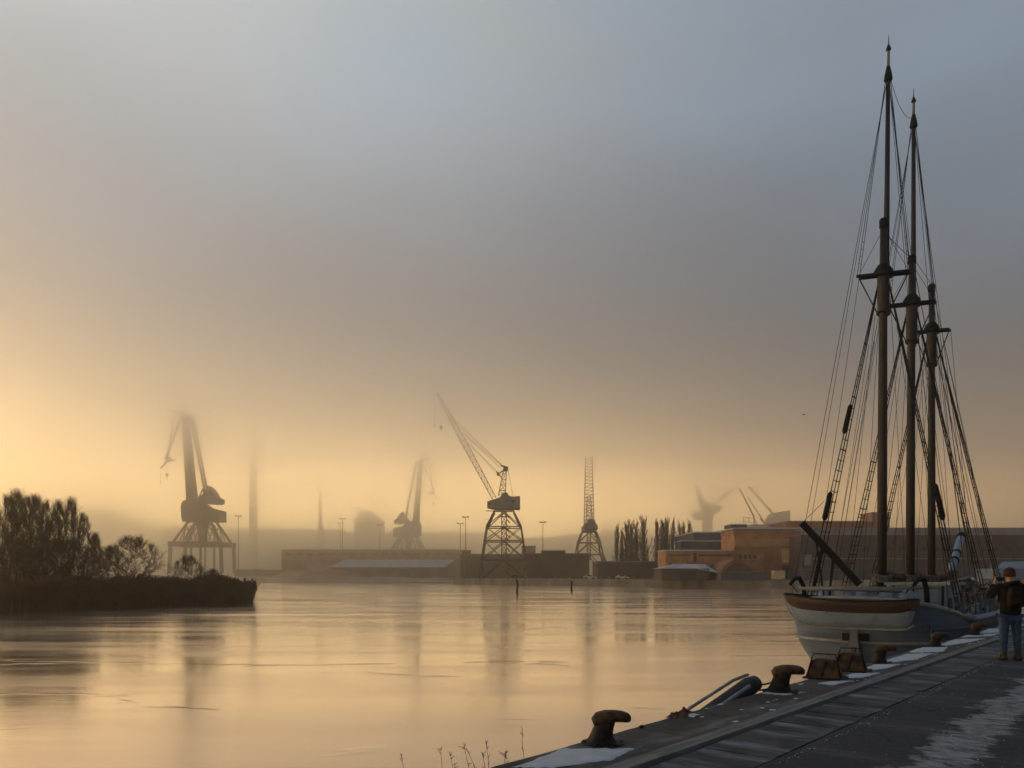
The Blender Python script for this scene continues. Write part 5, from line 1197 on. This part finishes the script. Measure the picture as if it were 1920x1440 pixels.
# body (x right, y forward away from the camera, z up)
V_ = [(0, 0, .93, (.13, .10)), (0, -.01, 1.10, (.13, .095)), (0, -.01, 1.28, (.15, .10)), (0, 0, 1.43, (.12, .08)), (0, .01, 1.50, .052), (0, .02, 1.56, .060), (0, .03, 1.64, (.078, .094)), (0, .025, 1.70, (.065, .08)),
      (-.18, 0, 1.41, .055), (-.31, .06, 1.21, .042), (-.20, .26, 1.36, .034), (-.13, .33, 1.47, .026),
      (.18, 0, 1.41, .055), (.31, .06, 1.21, .042), (.20, .26, 1.36, .034), (.13, .33, 1.47, .026),
      (-.10, 0, .86, .088), (-.115, .0, .50, .058), (-.12, -.01, .30, .052), (-.125, -.02, .09, .038), (-.13, .12, .04, .034),
      (.10, 0, .86, .088), (.115, .0, .50, .058), (.12, -.01, .30, .052), (.125, -.02, .09, .038), (.13, .12, .04, .034)]
E_ = [(0, 1), (1, 2), (2, 3), (3, 4), (4, 5), (5, 6), (6, 7), (3, 8), (8, 9), (9, 10), (10, 11), (3, 12), (12, 13), (13, 14), (14, 15), (0, 16), (16, 17), (17, 18), (18, 19), (19, 20), (0, 21), (21, 22), (22, 23), (23, 24), (24, 25)]
# face: nose and ears; fingers curled round the phone
V_ += [(0, .135, 1.62, .012), (-.085, .02, 1.62, .018), (.085, .02, 1.62, .018)]; E_ += [(6, 26), (6, 27), (6, 28)]
for sg, wr in ((-1, 11), (1, 15)):
    n0 = len(V_); V_.append((sg * .11, .36, 1.53, (.034, .020))); E_.append((wr, n0))
    for i in range(4):
        z_ = 1.515 + i * .019; a = len(V_); V_ += [(sg * .085, .385 + .006 * i, z_ + .01, .0088), (sg * .06, .392, z_ + .012, .008), (sg * .045, .378, z_ + .012, .0072)]; E_ += [(n0, a), (a, a + 1), (a + 1, a + 2)]
    a = len(V_); V_ += [(sg * .10, .335, 1.50, .010), (sg * .07, .335, 1.515, .009)]; E_ += [(n0, a), (a, a + 1)]
skin('body', V_, E_, M['skin'], pe, 1)
JV = [(0, -.01, .80, (.205, .165)), (0, -.01, .98, (.195, .16)), (0, -.01, 1.18, (.20, .155)), (0, -.01, 1.36, (.19, .14)), (0, 0, 1.45, (.11, .09)),
      (-.20, 0, 1.41, .085), (-.335, .05, 1.20, .075), (-.22, .24, 1.345, .056), (-.15, .315, 1.44, .046),
      (.20, 0, 1.41, .085), (.335, .05, 1.20, .075), (.22, .24, 1.345, .056), (.15, .315, 1.44, .046)]
skin('jacket', JV, [(0, 1), (1, 2), (2, 3), (3, 4), (3, 5), (5, 6), (6, 7), (7, 8), (3, 9), (9, 10), (10, 11), (11, 12)], M['jacket'], pe)
MB().tube([(.12 * math.cos(a), -.01 + .10 * math.sin(a) - .02, 1.46 + .02 * math.sin(a + 2)) for a in [i * .42 for i in range(16)]], .040, 8).build('hood', M['jacket'], pe, True, rel=False)
skin('jeans', [(0, 0, .88, (.165, .13)), (-.095, 0, .80, (.105, .115)), (-.115, 0, .50, (.078, .082)), (-.12, -.01, .28, (.064, .070)), (-.125, -.02, .13, (.058, .064)), (.095, 0, .80, (.105, .115)), (.115, 0, .50, (.078, .082)), (.12, -.01, .28, (.064, .070)), (.125, -.02, .13, (.058, .064))],
     [(0, 1), (1, 2), (2, 3), (3, 4), (0, 5), (5, 6), (6, 7), (7, 8)], M['jeans'], pe)
for sg in (-1, 1):
    b = MB(); b.loft([[(sg * .13 + .060 * math.cos(a), -.02 + .066 * math.sin(a), z) for a in [2 * math.pi * i / 12 for i in range(12)]] for z in (.05, .12, .18)])
    b.loft([[(sg * .13 + w_ * math.cos(a), y + .0, .045 + max(-.045, h_ * math.sin(a))) for a in [2 * math.pi * i / 12 for i in range(12)]] for y, w_, h_ in ((-.105, .030, .04), (-.09, .048, .07), (-.02, .055, .085), (.06, .052, .06), (.13, .052, .04), (.165, .030, .02))])
    b.build('boot', M['boot'], pe, True, rel=False)
b = MB(); b.loft([[(r_ * math.cos(a), .025 + r_ * 1.12 * math.sin(a), z) for a in [2 * math.pi * i / 16 for i in range(16)]] for r_, z in ((.098, 1.585), (.104, 1.60), (.103, 1.635), (.098, 1.64), (.100, 1.68), (.088, 1.72), (.058, 1.752), (.02, 1.768))])
b.build('knitted_hat', M['beanie'], pe, True, rel=False)
bk = MB(); bk.loft([[(x * .125 * k, -.165 - d_ * (1 if y < 0 else 0) , z) for x, y in ((-1, 1), (-1.05, 0), (-.85, -1), (-.3, -1), (.3, -1), (.85, -1), (1.05, 0), (1, 1))] for z, k, d_ in ((1.00, .8, .05), (1.03, 1.0, .13), (1.15, 1.05, .15), (1.28, 1.0, .13), (1.37, .82, .09), (1.40, .5, .04))])
pk = bk.build('backpack', M['pack'], pe, True, rel=False)
b = MB()
for sg in (-1, 1): b.tube([(sg * .09, -.19, 1.37), (sg * .13, -.10, 1.47), (sg * .14, .06, 1.45), (sg * .14, .155, 1.30), (sg * .15, .10, 1.10), (sg * .13, -.16, 1.03)], .018, 5)
b.box((0, -.325, 1.12), (.16, .04, .13)); b.tube([(-.03, -.20, 1.40), (0, -.20, 1.43), (.03, -.20, 1.40)], .007, 5); b.build('strap', M['pack'], pk, True, rel=False)
ph = MB().box((0, 0, 0), (.155, .010, .078)).thing('mobile_phone', M['phone'], 'black mobile phone held up in both hands by the person', 'phone'); 
v_ = Matrix.Rotation(R(-8), 3, 'Z') @ Vector((0, .375, 1.50)); ph.location = (PX + v_.x, PY + v_.y, Q + v_.z); ph.rotation_euler = (0, 0, R(-8))

# a gull and small birds in the haze
def bird(px, py, Y, w_, lab):
    c_ = P(px, py, Y); b_ = MB(); b_.ball(c_, w_ * .10, 6, (2.6, 1, .9))
    for sg in (-1, 1): b_.loft([[c_ + Vector((-.06 * w_, sg * .02, .02)), c_ + Vector((.14 * w_, sg * .02, .02))], [c_ + Vector((sg * .28 * w_ - .05 * w_, .05, .10 * w_)), c_ + Vector((sg * .28 * w_ + .10 * w_, .05, .10 * w_))], [c_ + Vector((sg * .5 * w_, .1, .05 * w_)), c_ + Vector((sg * .5 * w_ + .02, .1, .05 * w_))]], cap=False, close=False)
    b_.thing('gull', M['tar'], lab, 'bird')
bird(1507, 777, 120, .9, 'tiny dark gull flying in the grey sky left of the masts')
bird(668, 953, 300, 1.3, 'tiny bird flying left of the gabled hall finial')

# ------------------------------------------------------------------ air
def air(name, lo, hi, dens, colr, anis, label, prof=None):
    b_ = MB()
    if prof: b_.loft([[(x_, y_, z_) for y_, z_ in prof] for x_ in (lo[0], hi[0])])       # sloping edge of the stratus
    else: b_.box(tuple((a + c_) / 2 for a, c_ in zip(lo, hi)), tuple(c_ - a for a, c_ in zip(lo, hi)))
    m = bpy.data.materials.new(name + ' air'); m.use_nodes = True; t = m.node_tree
    for n in list(t.nodes): t.nodes.remove(n)
    o_ = nd(t, 'ShaderNodeOutputMaterial'); v_ = nd(t, 'ShaderNodeVolumePrincipled'); v_.inputs['Color'].default_value = (*colr, 1); v_.inputs['Density'].default_value = dens; v_.inputs['Anisotropy'].default_value = anis
    t.links.new(v_.outputs[0], o_.inputs['Volume']); m.cycles.homogeneous_volume = True
    return tag(b_.build(name, m), label, name.replace('_', ' '), kind='stuff')
def wisps(name, spots, dens, label):
    b_ = MB(); rm = random.Random(12)
    for px, Y, lx, ly, lz in spots:
        c_ = P(px, 0, Y); n = 10; rings = []
        for i in range(1, n):
            a = math.pi * i / n
            rings.append([(c_.x - lx * math.cos(a) * rm.uniform(.9, 1.1), c_.y + ly * math.sin(a) * math.cos(t_) * rm.uniform(.85, 1.1), max(.05, .3 + lz * math.sin(a) * max(0, math.sin(t_)) * rm.uniform(.6, 1.2))) for t_ in [2 * math.pi * k / 12 for k in range(12)]])
        b_.loft(rings)
    m = bpy.data.materials.new('sea smoke'); m.use_nodes = True; t = m.node_tree
    for n_ in list(t.nodes): t.nodes.remove(n_)
    o_ = nd(t, 'ShaderNodeOutputMaterial'); v_ = nd(t, 'ShaderNodeVolumePrincipled'); v_.inputs['Color'].default_value = (.99, .96, .90, 1); v_.inputs['Density'].default_value = dens; v_.inputs['Anisotropy'].default_value = .8
    t.links.new(v_.outputs[0], o_.inputs['Volume']); m.cycles.homogeneous_volume = True
    return tag(b_.build(name, m), label, 'mist', kind='stuff')
wisps('mist', [(500, 376, 24, 9, 3.5), (560, 380, 16, 8, 6.0), (598, 382, 9, 6, 13.0), (580, 383, 12, 7, 9.0), (625, 378, 18, 8, 6.5), (655, 376, 14, 8, 4.5), (690, 372, 30, 10, 3.4), (790, 360, 26, 9, 2.6), (420, 372, 22, 9, 3.0)], .045, 'golden steam rising off the water along the far shore')
air('haze', (-660, -75, -2.2), (850, 915, 103), .0008, (.996, .962, .89), .88, 'thin golden morning haze filling the harbour air')
air('fog_bank', (-655, 316, -2.0), (845, 912, 44.6), .0056, (.997, .966, .885), .90, 'golden fog bank over the far shore and shipyard')
air('low_cloud', (-655, -70, 45), (845, 908, 100), .0105, (.992, .970, .945), .965, 'low cloud swallowing the crane tops')
